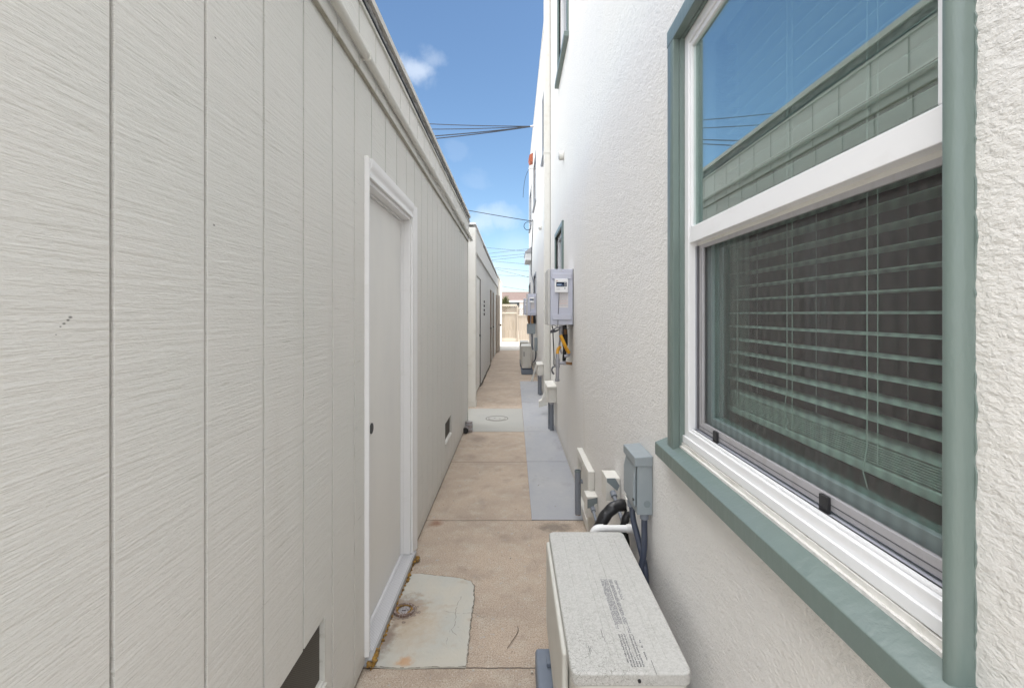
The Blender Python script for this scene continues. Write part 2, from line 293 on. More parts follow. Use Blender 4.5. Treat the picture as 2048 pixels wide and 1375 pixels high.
# ---------------------------------------------------------------- mesh helpers
ORG = {}
class MB:
    def __init__(s): s.v = []; s.f = []; s.m = []; s.k = 0
    def add(s, vs, fs):
        b = len(s.v); s.v += [tuple(q) for q in vs]; s.f += [tuple(b + i for i in f) for f in fs]; s.m += [s.k] * len(fs); return s
    def quad(s, a, b, c, d): return s.add((a, b, c, d), ((0, 1, 2, 3),))
    def box(s, x0, x1, y0, y1, z0, z1):
        return s.add([(x, y, z) for x in (x0, x1) for y in (y0, y1) for z in (z0, z1)],
                     ((0, 1, 3, 2), (4, 6, 7, 5), (0, 4, 5, 1), (2, 3, 7, 6), (0, 2, 6, 4), (1, 5, 7, 3)))
    def prism(s, poly, axis, a0, a1):
        """poly = 2D points in the two other axes (x,y,z order)"""
        def P(p, a):
            return (a, p[0], p[1]) if axis == 'x' else (p[0], a, p[1]) if axis == 'y' else (p[0], p[1], a)
        n = len(poly); vs = [P(p, a0) for p in poly] + [P(p, a1) for p in poly]
        fs = [tuple(range(n)), tuple(range(2 * n - 1, n - 1, -1))] + [(i, (i + 1) % n, n + (i + 1) % n, n + i) for i in range(n)]
        return s.add(vs, fs)
    def cyl(s, p0, p1, r, n=16, r1=None, cap=True):
        return s.tube([p0, p1], [r, r if r1 is None else r1], n, cap)
    def tube(s, pts, r, n=10, cap=True):
        pts = [Vector(p) for p in pts]; m = len(pts); rr = r if isinstance(r, (list, tuple)) else [r] * m
        d0 = (pts[1] - pts[0]).normalized(); up = Vector((0, 0, 1)) if abs(d0.z) < .9 else Vector((0, 1, 0))
        u = d0.cross(up).normalized(); vs = []
        for i, p in enumerate(pts):
            if i == 0: d = d0
            elif i == m - 1: d = (pts[-1] - pts[-2]).normalized()
            else: d = ((pts[i + 1] - p).normalized() + (p - pts[i - 1]).normalized()).normalized()
            u = (u - d * u.dot(d)).normalized(); w = d.cross(u)
            for k in range(n):
                a = 2 * math.pi * k / n; vs.append(p + (u * math.cos(a) + w * math.sin(a)) * rr[i])
        fs = [(i * n + k, i * n + (k + 1) % n, (i + 1) * n + (k + 1) % n, (i + 1) * n + k) for i in range(m - 1) for k in range(n)]
        if cap: fs += [tuple(range(n - 1, -1, -1)), tuple((m - 1) * n + k for k in range(n))]
        return s.add(vs, fs)
    def build(s, name, m, parent=None, bevel=0, smooth=False, seg=2, sub=0):
        me = bpy.data.meshes.new(name)
        if parent is not None: org = ORG[parent.name]
        else:
            xs = [p[0] for p in s.v]; ys = [p[1] for p in s.v]; zs = [p[2] for p in s.v]
            org = Vector(((min(xs) + max(xs)) / 2, (min(ys) + max(ys)) / 2, min(zs)))
        me.from_pydata([(p[0] - org[0], p[1] - org[1], p[2] - org[2]) for p in s.v], [], s.f)
        ms = m if isinstance(m, (list, tuple)) else [m]
        for p, q in zip(me.polygons, s.m): p.material_index = q
        bm = bmesh.new(); bm.from_mesh(me)
        if not bevel: bmesh.ops.remove_doubles(bm, verts=bm.verts, dist=1e-6)
        bmesh.ops.recalc_face_normals(bm, faces=bm.faces); bm.to_mesh(me); bm.free()
        for q in ms: me.materials.append(q)
        if smooth or bevel:
            for p in me.polygons: p.use_smooth = True
        o = bpy.data.objects.new(name, me); COL.objects.link(o)
        if parent is not None: o.parent = parent
        else: o.location = org
        ORG[o.name] = org
        if bevel:
            b = o.modifiers.new('bevel', 'BEVEL'); b.width = bevel; b.segments = seg; b.limit_method = 'ANGLE'; b.angle_limit = R(40); b.harden_normals = True
        if sub:
            b = o.modifiers.new('sub', 'SUBSURF'); b.levels = sub; b.render_levels = sub
        if smooth and not bevel:
            es = o.modifiers.new('split', 'EDGE_SPLIT'); es.split_angle = R(45)
        return o
def tag(o, label, cat, group=None):
    o['label'] = label; o['category'] = cat
    if group: o['group'] = group
    return o
def struct(o): o['kind'] = 'structure'; return o
def thing(name, loc, label, cat, group=None):
    o = bpy.data.objects.new(name, None); COL.objects.link(o); o.location = loc; o.empty_display_size = .1
    ORG[o.name] = Vector(loc); return tag(o, label, cat, group)
def dup(o, parent=None, label=None, off=None):
    c = o.copy(); COL.objects.link(c)
    if parent is not None: c.parent = parent
    if label: c['label'] = label
    if off: c.location = Vector(c.location) + Vector(off)
    for ch in [q for q in COL.objects if q.parent == o]: dup(ch, c)
    return c
def grid_wall(mb, xf, xb, ycuts, zcuts, hole, xfun=None):
    """solid wall between front plane xf and back plane xb with holes; xfun(ymid)->front x"""
    ycuts = sorted(set(round(y, 5) for y in ycuts)); zcuts = sorted(set(round(z, 5) for z in zcuts))
    ny, nz_ = len(ycuts) - 1, len(zcuts) - 1
    def X(j): return xf if xfun is None else xfun((ycuts[j] + ycuts[j + 1]) / 2)
    def solid(j, k):
        if j < 0 or k < 0 or j >= ny or k >= nz_: return False
        return not hole((ycuts[j] + ycuts[j + 1]) / 2, (zcuts[k] + zcuts[k + 1]) / 2)
    for j in range(ny):
        for k in range(nz_):
            if not solid(j, k): continue
            y0, y1, z0, z1 = ycuts[j], ycuts[j + 1], zcuts[k], zcuts[k + 1]; x = X(j)
            mb.quad((x, y0, z0), (x, y1, z0), (x, y1, z1), (x, y0, z1)); mb.quad((xb, y0, z0), (xb, y0, z1), (xb, y1, z1), (xb, y1, z0))
            for (jj, kk, a, b) in ((j - 1, k, (y0, z0), (y0, z1)), (j + 1, k, (y1, z0), (y1, z1)), (j, k - 1, (y0, z0), (y1, z0)), (j, k + 1, (y0, z1), (y1, z1))):
                if not solid(jj, kk): mb.quad((x, *a), (x, *b), (xb, *b), (xb, *a))
                elif jj != j and abs(X(jj) - x) > 1e-6 and jj > j: mb.quad((x, *a), (x, *b), (X(jj), *b), (X(jj), *a))
    return mb
def inr(v, a, b): return a < v < b

# ================================================================ GROUND
g = MB().quad((-60, -60, 0), (60, -60, 0), (60, 120, 0), (-60, 120, 0)).build('ground', concrete); struct(g)
st = MB()
for (a, b) in ((3.087, 4.297), (4.303, 5.397), (5.403, 7.2), (7.206, 9.42)): st.box(.121, .60, a, b, -.02, .005)
struct(st.build('path', greycon, bevel=.002))
struct(MB().box(-.66, .117, 5.40, 6.70, -.02, .0045).build('path', palecon, bevel=.002))
poly = [(-.575, 1.804), (-.45, 1.792), (-.34, 1.798), (-.19, 1.80), (-.192, 1.95), (-.196, 2.08), (-.194, 2.2), (-.202, 2.33), (-.225, 2.375), (-.29, 2.405), (-.40, 2.425), (-.50, 2.445), (-.575, 2.44)]
pc = MB(); pc.prism(poly, 'z', -.01, .0055)
def crack(mb, pts, w, seed, z=.0062, amp=.006):
    rnd = random.Random(seed); P = []
    for i in range(len(pts) - 1):
        n_ = max(2, int(math.dist(pts[i], pts[i + 1]) / .014))
        for k in range(n_): t = k / n_; P.append((pts[i][0] + (pts[i + 1][0] - pts[i][0]) * t + rnd.uniform(-amp, amp), pts[i][1] + (pts[i + 1][1] - pts[i][1]) * t + rnd.uniform(-amp, amp)))
    P.append(pts[-1])
    for a, b in zip(P, P[1:]):
        if rnd.random() < .12: continue
        d = Vector((b[0] - a[0], b[1] - a[1])); q = Vector((-d.y, d.x)).normalized() * w * rnd.uniform(.3, 1.2)
        mb.add([(a[0] - q.x, a[1] - q.y, z), (a[0] + q.x, a[1] + q.y, z), (b[0] + q.x, b[1] + q.y, z), (b[0] - q.x, b[1] - q.y, z)], ((0, 1, 2, 3),))
pc.k = 1
crack(pc, poly[3:], .0016, 1, amp=.003); crack(pc, poly[3:9], .0020, 5, z=.0061, amp=.004); crack(pc, poly[:4], .0016, 3, amp=.002)
crack(pc, [(-.26, 2.25), (-.275, 2.12), (-.262, 2.05), (-.29, 1.98), (-.285, 1.92)], .0009, 7, amp=.005); crack(pc, [(-.20, 2.12), (-.27, 2.12), (-.33, 2.14)], .0007, 8, amp=.004)
crack(pc, [(-.28, 2.02), (-.24, 1.96)], .0008, 9)
pc.k = 0; struct(pc.build('path', [patchcon, mat('crack_dirt', (.17, .15, .125), .95)]))
stain(patchcon, (-.515, 2.136, .005), (1.0, .85, 1), .05, .13, (.20, .14, .105), .75)
stain(patchcon, (-.47, 2.05, .005), (1.0, .8, 1), .02, .20, (.44, .36, .27), .7)
stain(patchcon, (-.44, 1.83, .005), (1.0, 1.2, 1), .01, .045, (.50, .27, .12), .7)
stain(patchcon, (-.545, 1.96, .005), (1.4, .5, 1), .01, .07, (.20, .15, .12), .8)
struct(MB().quad((-30, 17.3, .004), (30, 17.3, .004), (30, 24, .004), (-30, 24, .004)).build('path', yard))
struct(MB().quad((-20, -14, .004), (20, -14, .004), (20, -.75, .004), (-20, -.75, .004)).build('path', yard))

# manhole cover in the pale slab
mh = thing('access_cover', (-.228, 6.07, .0045), 'round concrete access cover set flush in the pale grey slab', 'cover')
def ring(mb, c, r0, r1, z0, z1, n=40):
    for k in range(n):
        a, b = 2 * math.pi * k / n, 2 * math.pi * (k + 1) / n
        p = [(c[0] + r * math.cos(t), c[1] + r * math.sin(t)) for r, t in ((r0, a), (r1, a), (r1, b), (r0, b))]
        mb.prism(p, 'z', z0, z1)
    return mb
ring(MB(), (-.228, 6.07), .142, .15, .002, .0065).build('rim', mat('dark_joint', (.13, .125, .11), .9), mh)
MB().cyl((-.228, 6.07, .002), (-.228, 6.07, .0075), .108, 40).build('lid', palecon, mh, bevel=.002)
ring(MB(), (-.228, 6.07), .109, .114, .002, .006).build('lid_gap', MATS['dark_joint'], mh)
for dx in (-.03, .04): MB().cyl((-.228 + dx, 6.07 - dx * .6, .0072), (-.228 + dx, 6.07 - dx * .6, .0082), .012, 10).build('lifting_hole', blackm, mh)

# ================================================================ LEFT SHED (near)
XL = -.59; Y0, Y1 = -.6, 5.77
DY0, DY1, DZ = 1.83, 2.60, 1.947            # door opening
VENTS = ((1.02, 1.417, .26, .458), (3.90, 4.27, .29, .456))
shed = thing('shed_building', (-2.6, 2.5, 0), 'low building at near left with grooved pale grey siding and a white door', 'building')
G0, GP = .668, .2026
gy = [G0 + GP * k for k in range(-7, 27)]
def cuts_y(a, b, extra=()):
    c = [a, b] + [y for y in extra if a < y < b]
    for y in gy:
        for q in (y - .0045, y + .0045):
            if a < q < b: c.append(q)
    return c
def is_groove(y): return any(abs(y - q) < .0045 for q in gy)
def hole1(y, z):
    if inr(y, DY0, DY1) and z < DZ: return True
    return any(inr(y, a, b) and inr(z, c, d) for a, b, c, d in VENTS)
ex = [DY0, DY1] + [q for v in VENTS for q in v[:2]]
zc = [.020, DZ, 2.312] + [q for v in VENTS for q in v[2:]]
gm = MB(); grid_wall(gm, XL, -.612, cuts_y(Y0, Y1, ex), zc, hole1, lambda y: XL - .009 if is_groove(y) else XL)
# darker groove bottoms, a hair proud of the groove floor
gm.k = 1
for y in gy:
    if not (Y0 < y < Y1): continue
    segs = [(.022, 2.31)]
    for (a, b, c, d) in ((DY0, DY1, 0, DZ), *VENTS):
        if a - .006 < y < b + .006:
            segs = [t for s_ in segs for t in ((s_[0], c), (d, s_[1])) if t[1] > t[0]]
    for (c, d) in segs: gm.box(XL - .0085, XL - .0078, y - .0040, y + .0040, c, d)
gm.build('siding', [siding, groove], shed)
gm = MB(); grid_wall(gm, -.572, -.600, cuts_y(Y0, Y1 + .006), [2.314, 2.548], lambda y, z: False, lambda y: -.5795 if is_groove(y) else -.572)
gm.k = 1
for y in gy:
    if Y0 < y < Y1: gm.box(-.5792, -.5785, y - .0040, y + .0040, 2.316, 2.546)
gm.build('upper_siding', [siding, groove], shed)
MB().box(-.588, -.5745, Y0, Y1 + .004, 2.3105, 2.3135).build('underside_strip', mat('underside_dark', (.36, .345, .29), .8, var=[((10, 8, 10), .5, .65, (.24, .22, .16), .8)]), shed)  # darker strip along the underside of the upper siding
# inner body
MB().box(-4.6, -.66, Y0 + .05, Y1 - .02, .0, 2.56).build('wall', stucco2, shed)
MB().box(-4.6, -.613, Y1 - .019, Y1 - .001, .01, 2.55).build('end_wall', siding, shed); MB().box(-4.6, -.613, Y0 + .001, Y0 + .049, .01, 2.55).build('end_wall', siding, shed)
MB().box(-.598, -.583, Y1 + .001, Y1 + .035, .02, 2.31).build('corner_board', trimg, shed, bevel=.003)
MB().box(-4.6, -.597, 2.70, Y1 - .02, 0, .0195).build('gap_shade_strip', mat('dark_gap', (.03, .028, .025), .9), shed)  # near-black strip paints the shade in the gap under the siding
# roof edge
def wavy(mb, x0, x1, z0, z1, ya, yb, n, amp, seed):
    rnd = random.Random(seed); pr = None
    for i in range(n + 1):
        y = ya + (yb - ya) * i / n; w = [rnd.uniform(-amp, amp) for _ in range(4)]
        cur = [(x1 + w[0], y, z0 + w[1]), (x1 + w[2], y, z1 + w[3]), (x0, y, z1), (x0, y, z0)]
        if pr:
            for a in range(4): b = (a + 1) % 4; mb.quad(pr[a], pr[b], cur[b], cur[a])
        else: mb.quad(*cur)
        pr = cur
    mb.quad(*pr); return mb
wavy(MB(), -.60, -.562, 2.546, 2.559, Y0, Y1 + .01, 60, .0012, 3).build('ledge_trim', trimg, shed)
wavy(MB(), -.62, -.566, 2.560, 2.612, Y0, Y1 + .012, 150, .004, 5).build('roof_felt', felt, shed, smooth=False)
wavy(MB(), -.64, -.553, 2.613, 2.643, Y0, Y1 + .02, 40, .0008, 6).build('roof_cap', mat('cap_flashing', (.52, .50, .46), .5, var=[((8, 3, 8), .5, .7, (.42, .40, .36), .7)]), shed)
MB().box(-4.65, -.641, Y0, Y1 + .015, 2.561, 2.635).build('roof', felt, shed)
# casing: moulded head and two legs
cas = MB()
prof = [(-.5905, 0), (-.577, 0), (-.575, .010), (-.579, .018), (-.579, .030), (-.575, .036), (-.571, .048), (-.569, .062), (-.569, .077), (-.5905, .077)]
cas.prism([(x, DZ + z) for x, z in prof], 'y', DY0 - .0, DY1 + .0)
lp = [(-.5905, 0), (-.577, 0), (-.575, .012), (-.579, .020), (-.579, .040), (-.575, .048), (-.571, .062), (-.569, .083), (-.5905, .083)]
cas.prism([(x - (.003 if x > -.59 else 0), DY0 - q * .42) for x, q in lp], 'z', .045, DZ + .077)
cas.prism([(x, DY1 + q) for x, q in lp], 'z', .022, DZ + .077)
cas.build('door_casing', casep, shed, bevel=.0012)
jb = MB(); jb.box(-.652, -.5905, DY1 - .018, DY1 - .0005, .035, DZ - .018); jb.box(-.652, -.5905, DY0 + .0005, DY0 + .018, .035, DZ - .018); jb.box(-.652, -.5905, DY0 + .0005, DY1 - .0005, DZ - .0175, DZ - .0005)
jb.box(-.646, -.628, DY1 - .026, DY1 - .0185, .04, DZ - .019); jb.box(-.646, -.628, DY0 + .019, DY1 - .0265, DZ - .026, DZ - .0185)
jb.build('door_jamb', casep, shed, bevel=.001)
dr = MB().box(-.662, -.642, DY0 + .0185, DY1 - .0265, .042, DZ - .027).build('door', doorp, shed, bevel=.002)
kn = MB(); kn.cyl((-.6415, 2.045, .885), (-.6385, 2.045, .885), .024, 24); kn.build('latch', blackm, dr)
th = MB(); th.box(-.652, -.564, DY0 - .03, DY1 + .03, .006, .033)
th.k = 1
for k in range(11): th.box(-.640 + k * .0062, -.6368 + k * .0062, DY0 + .02, DY1 - .02, .0325, .0352)
th.box(-.642, -.628, DY0 + .02, DY1 - .02, .0345, .041)
th.build('threshold', [mat('threshold_grey', (.40, .40, .41), .5), mat('threshold_aluminium', (.66, .66, .68), .4)], shed)
for i, (a, b, c, d) in enumerate(VENTS):
    v = MB().box(-.616, -.606, a - .01, b + .01, c - .01, d + .01).build('vent', blackmat, shed)
    sc = MB(); n = 62 if i == 0 else 30; m_ = 34 if i == 0 else 16
    for k in range(n + 1): y = a + (b - a) * k / n; sc.box(-.6048, -.6040, y - .0006, y + .0006, c, d)
    for k in range(m_ + 1): z = c + (d - c) * k / m_; sc.box(-.6056, -.6049, a, b, z - .0006, z + .0006)
    sc.build('mesh_screen', mat('bronze_mesh', (.17, .155, .13), .6, .3), v)
    fr = MB(); fr.prism([(-.604, c - .012), (-.584, c - .020), (-.584, c - .012), (-.604, c + .006)], 'y', a - .004, b + .004); fr.box(-.6045, -.588, b - .0035, b + .0005, c, d)
    fr.build('vent_edge', trimg, v)

# painted conduit along the shed
cn = thing('painted_conduit', (-.55, 2.6, 2.34), 'pale grey painted pipe strapped along the top of the left wall', 'conduit')
pts = [(-.552 + .0025 * math.sin(y * 2.1), y, 2.366 + .0035 * math.sin(y * 1.3 + 1)) for y in [Y0 + k * .2 for k in range(int((Y1 - Y0) / .2) + 1)]]
MB().tube(pts + [(-.552, Y1 + .03, 2.362)], .0165, 16).build('pipe', trimg, cn, smooth=True)
for y in (.9, 3.05, 4.9): MB().tube([(-.552, y, 2.366), (-.552, y + .05, 2.366)], .0205, 14).build('coupling', trimg, cn, smooth=True)
for y in (1.7, 3.35, 4.2, 5.5): MB().box(-.5715, -.5345, y, y + .012, 2.347, 2.385).build('strap', trimg, cn, bevel=.006)
MB().tube([(-.552, Y1 + .03, 2.362), (-.552, Y1 + .06, 2.355), (-.545, Y1 + .07, 2.33)], .021, 12).build('elbow', trimg, cn, smooth=True)
# black cable lying on the ledge
rn = random.Random(4); pts = []
for k in range(90):
    y = Y0 + (Y1 - Y0) * k / 89; pts.append((-.5605 + rn.uniform(-.001, .001), y, 2.5655 + .004 * math.sin(y * 3.3) + rn.uniform(-.0008, .0008)))
tag(MB().tube(pts, .0045, 6).build('roof_edge_cable', wire, smooth=True), 'black cable running along the ledge just below the left roof cap', 'cable')

# yellow foam blobs
fo = thing('spray_foam_bead', (-.555, 2.2, 0), 'ragged bead of dried yellow spray foam along the foot of the white door sill', 'spray foam')
rn = random.Random(9); fm = MB()
def blob(mb, c, r, rnd, sq=.7):
    n, m = 8, 5; vs = [(c[0], c[1], c[2] + r * sq)]
    for i in range(1, m):
        for k in range(n):
            a = math.pi * i / m; t = 2 * math.pi * k / n; q = r * rnd.uniform(.75, 1.2)
            vs.append((c[0] + q * math.sin(a) * math.cos(t), c[1] + q * math.sin(a) * math.sin(t), c[2] + q * math.cos(a) * sq))
    vs.append((c[0], c[1], c[2] - r * sq)); fs = [(0, 1 + k, 1 + (k + 1) % n) for k in range(n)]
    for i in range(m - 2): fs += [(1 + i * n + k, 1 + (i + 1) * n + k, 1 + (i + 1) * n + (k + 1) % n, 1 + i * n + (k + 1) % n) for k in range(n)]
    fs += [(len(vs) - 1, 1 + (m - 2) * n + (k + 1) % n, 1 + (m - 2) * n + k) for k in range(n)]
    mb.add(vs, fs)
for k in range(210):
    y = rn.uniform(DY0 - .03, DY1 - .0)
    dens = .25 + .75 * max(0, math.sin(y * 23) * math.sin(y * 9 + 2))
    if rn.random() > dens: continue
    blob(fm, (-.5625 + rn.uniform(-.001, .008) * (.5 + dens), y, rn.uniform(.002, .014)), rn.uniform(.003, .007), rn)
for k in range(14): blob(fm, (-.566 + rn.uniform(-.008, .012), rn.uniform(1.79, 1.87), rn.uniform(.006, .030)), rn.uniform(.007, .014), rn)
for k in range(12): blob(fm, (-.552 + rn.uniform(-.008, .014), rn.uniform(2.50, 2.62), rn.uniform(.006, .018)), rn.uniform(.006, .012), rn)
fm.tube([(-.5625 + .001 * math.sin(k), DY0 - .045 + k * .018, .004) for k in range(47)], .0028, 6)
fm.build('foam', foam, fo, smooth=True)
# floor cleanout
dc = (-.515, 2.136)
cl = thing('floor_cleanout', (*dc, .005), 'small round rusty drain cap ringed with yellow foam in the patched concrete by the door', 'drain')
rr_ = MB(); ring(rr_, dc, .036, .048, .002, .016, 24); rr_.build('rim', rust, cl)
MB().cyl((*dc, .003), (*dc, .010), .034, 24).build('cap', ltmetal, cl, bevel=.002)
fb = MB(); rn = random.Random(2); ring(fb, dc, .031, .036, .008, .013, 24)
for k in range(16):
    a = rn.choice((rn.uniform(2.2, 4.2), rn.uniform(-1.0, .9))); blob(fb, (dc[0] + .034 * math.cos(a), dc[1] + .034 * math.sin(a), .014), rn.uniform(.004, .008), rn)
fb.build('foam_ring', foam, cl, smooth=True)
MB().box(dc[0] - .010, dc[0] + .010, dc[1] - .004, dc[1] + .004, .010, .017).build('cap_lug', ltmetal, cl, bevel=.002)
# dirt stain round the cap as a thin crust of old mortar
cr = MB(); ring(cr, dc, .047, .060, .003, .0062, 30)
rn = random.Random(12)
for k in range(22):
    a = rn.uniform(0, 6.28); d = rn.uniform(.050, .072) ; blob(cr, (dc[0] + d * math.cos(a) * .9 + (.02 if a < 1.5 else 0), dc[1] + d * math.sin(a) - .02, .0045), rn.uniform(.004, .014), rn, .16)
cr.build('mortar_crust', mat('brown_crust', (.20, .15, .12), .9, var=[((90, 90, 90), .45, .6, (.34, .29, .24), .8)]), cl, smooth=True)

# pipe cleanout at the shed's far corner
pf = thing('corner_cleanout', (-.545, 5.36, 0), 'short shiny drain fitting with a black open mouth at the left wall corner', 'pipe fitting')
MB().cyl((-.535, 5.40, .0), (-.535, 5.40, .125), .043, 24).build('body', ltmetal, pf, bevel=.004)
for z in (.03, .085): MB().cyl((-.535, 5.40, z), (-.535, 5.40, z + .018), .0465, 24).build('band', galv, pf, bevel=.002)
MB().cyl((-.552, 5.40, .045), (-.565, 5.30, .040), .036, 22).build('branch', ltmetal, pf)
MB().cyl((-.565, 5.302, .040), (-.5655, 5.296, .040), .034, 22).build('mouth', blackm, pf)

# ================================================================ SECOND LEFT BUILDING
b2 = thing('rear_shed_building', (-2.8, 11.8, 0), 'farther low white building on the left with flush doors and black digits', 'building')
D2 = ((7.80, 8.72), (12.15, 12.92), (13.55, 14.40))
grid_wall(MB(), -.64, -.70, [7.02, 16.9] + [q for d in D2 for q in d], [.03, 2.06, 2.38], lambda y, z: z < 2.06 and any(inr(y, *d) for d in D2)).build('wall', greyw, b2)
MB().box(-5, -.71, 6.85, 16.88, 0, 2.66).build('inner_wall', greyw, b2)
p_ = MB(); p_.box(-5, -.578, 6.83, 7.01, .07, 2.70); p_.build('end_pier', creamp, b2, bevel=.004)
MB().box(-5, -.574, 6.828, 7.02, .0, .068).build('pier_foot', creamp, b2)
MB().box(-.70, -.600, 7.012, 16.9, 2.382, 2.735).build('parapet', greyw, b2)
MB().box(-5, -.572, 6.815, 16.92, 2.737, 2.765).build('roof_cap', casep, b2, bevel=.003)
MB().box(-.6, -.594, 8.9, 16.9, 2.70, 2.735).build('roof_felt', felt, b2)
wavy(MB(), -.70, -.632, .0, .05, 8.75, 12.1, 30, .012, 21).build('footing', mat('dark_footing', (.10, .085, .07), .9), b2)  # dark uneven strip along the wall base
for i, (a, b) in enumerate(D2):
    d = MB().box(-.708, -.682 if i else -.655, a + .005, b - .005, .04, 2.05).build('door', doorp if i == 0 else mat('door_paint_grey', (.50, .49, .47), .5), b2)
    MB().cyl((-.69, b - .09, .99), (-.63, b - .09, .99), .022, 12).build('knob', blackm, d)
    if i: MB().box(-.70, -.636, b - .03, b, .04, 2.055).build('door_frame', tanwood, d)
    else: MB().box(-.662, -.6385, b - .02, b + .002, .04, 2.062).build('door_frame', mat('dark_gap2', (.15, .14, .13), .8), d)
# open door leaf
ang = math.atan2(.085, .9)
def leaf(mb, u0, u1, t0, t1, z0, z1):
    ox, oy = -.645, 16.0; ux, uy = math.sin(ang), math.cos(ang); nx, ny = uy, -ux
    P = lambda u, t, z: (ox + ux * u + nx * t, oy + uy * u + ny * t, z)
    vs = [P(u, t, z) for u in (u0, u1) for t in (t0, t1) for z in (z0, z1)]
    mb.add(vs, ((0, 1, 3, 2), (4, 6, 7, 5), (0, 4, 5, 1), (2, 3, 7, 6), (0, 2, 6, 4), (1, 5, 7, 3)))
od = MB(); leaf(od, 0, .95, 0, .035, .05, 2.06); odo = od.build('open_door', tanwood, b2)
pn = MB()
for (u0, u1) in ((.12, .43), (.52, .83)):
    for (z0, z1) in ((.2, .78), (.98, 1.6), (1.72, 1.95)): leaf(pn, u0, u1, .036, .046, z0, z1)
pn.build('door_panel', mat('tan_panel', (.36, .30, .25), .55), odo)
kk = MB(); leaf(kk, .86, .92, .036, .09, .95, 1.01); kk.build('knob', blackm, odo)
# house number, four digits one above another
def text_mesh(ch, size):
    c = bpy.data.curves.new('t', 'FONT'); c.body = ch; c.size = size; c.extrude = .010; c.align_x = 'CENTER'
    o = bpy.data.objects.new('t', c); COL.objects.link(o)
    bpy.context.view_layer.update()
    me = bpy.data.meshes.new_from_object(o.evaluated_get(bpy.context.evaluated_depsgraph_get()))
    bpy.data.objects.remove(o); bpy.data.curves.remove(c); return me
def place_text(name, ch, size, loc, facing, m, parent, spread=1.0):
    """facing '+x' reads along -y.. ; '-y' reads along +x ; 'up' lies on top"""
    me = text_mesh(ch, size); me.name = name; org = ORG[parent.name]
    for v in me.vertices:
        x, y, z = v.co
        x *= spread
        if facing == '+x': q = (z, x, y)
        elif facing == '-y': q = (x, -z, y)
        else: q = (y, -x, z)
        v.co = (q[0] + loc[0] - org[0], q[1] + loc[1] - org[1], q[2] + loc[2] - org[2])
    me.materials.clear(); me.materials.append(m)
    o = bpy.data.objects.new(name, me); COL.objects.link(o); o.parent = parent; ORG[o.name] = org; return o
for k, ch in enumerate('1888'):
    place_text('house_digit', ch, .080, (-.6295, 9.63, 1.625 - k * .088), '+x', blackm, b2, 1.6)
# third building, sunlit
b3 = thing('sunlit_building', (-3, 20, 0), 'bright cream sunlit building end past the open tan door', 'building')
MB().box(-5, -.60, 16.93, 22.6, 0, 2.80).build('wall', mat('warm_cream_stucco', (.62, .58, .51), .85), b3)
MB().box(-5, -.585, 16.925, 22.62, 2.801, 2.85).build('parapet', mat('warm_cream_stucco2', (.64, .60, .53), .85), b3)

# ================================================================ RIGHT STUCCO BUILDING
XR = .505; YE = 15.3; ZT = 6.2
rb = thing('stucco_building', (3, 7, 0), 'tall white stucco building along the right side with sage green window trim', 'building')
WIN = (.505, 1.392, 1.0, 2.24)   # y0,y1,z0,z1 opening of the large window
UP = ((4.25, 5.1), (7.15, 7.85), (10.35, 11.5), (13.05, 14.4)); UZ = (4.0, 5.05)
LO = ((4.67, 5.43), (10.35, 11.4), (13.9, 15.1)); LZ = (1.45, 2.30)
hl = [WIN] + [(a, b, *UZ) for a, b in UP] + [(a, b, *LZ) for a, b in LO]
grid_wall(MB(), XR, .72, [-.6, YE] + [q for h in hl for q in h[:2]], [-.02, ZT] + [q for h in hl for q in h[2:]],
          lambda y, z: any(inr(y, h[0], h[1]) and inr(z, h[2], h[3]) for h in hl)).build('wall', stucco, rb)
MB().box(.3, 1, 0, 1, 0, 1)
bd = MB(); bd.box(.722, 7, 2.2, YE, 0, ZT - .1); bd.box(3.2, 7, -.6, 2.198, 0, ZT - .1); bd.box(.722, 3.198, -.6, 2.198, 2.75, ZT - .1); bd.box(.722, 3.198, -.6, -.55, 0, 2.748); bd.build('inner_wall', stucco2, rb)
MB().box(.49, 7, -.6, YE + .01, ZT + .001, ZT + .04).build('roof_cap', creamp, rb)
MB().box(.62, 7, YE + .002, 18.5, 0, 5.0).build('shade_wing', stucco2, rb)  # unseen wing added to cast the shadow edge at the alley's far end
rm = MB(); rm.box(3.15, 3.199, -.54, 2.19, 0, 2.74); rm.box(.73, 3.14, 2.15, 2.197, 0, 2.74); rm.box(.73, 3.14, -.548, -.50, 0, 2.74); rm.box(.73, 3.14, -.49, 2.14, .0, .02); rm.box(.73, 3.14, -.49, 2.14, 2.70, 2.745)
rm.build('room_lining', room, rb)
# parapet bump-out with a little sloped roof
bo = MB(); bo.box(.33, .504, 13.0, 14.3, 2.93, 3.14); bb = bo.build('bump_out', greyw, rb)
MB().prism([(.315, 3.142), (.504, 3.142), (.504, 3.31), (.315, 3.165)], 'y', 12.96, 14.35).build('bump_out_roof', mat('dark_trim', (.28, .28, .29), .6), rb)

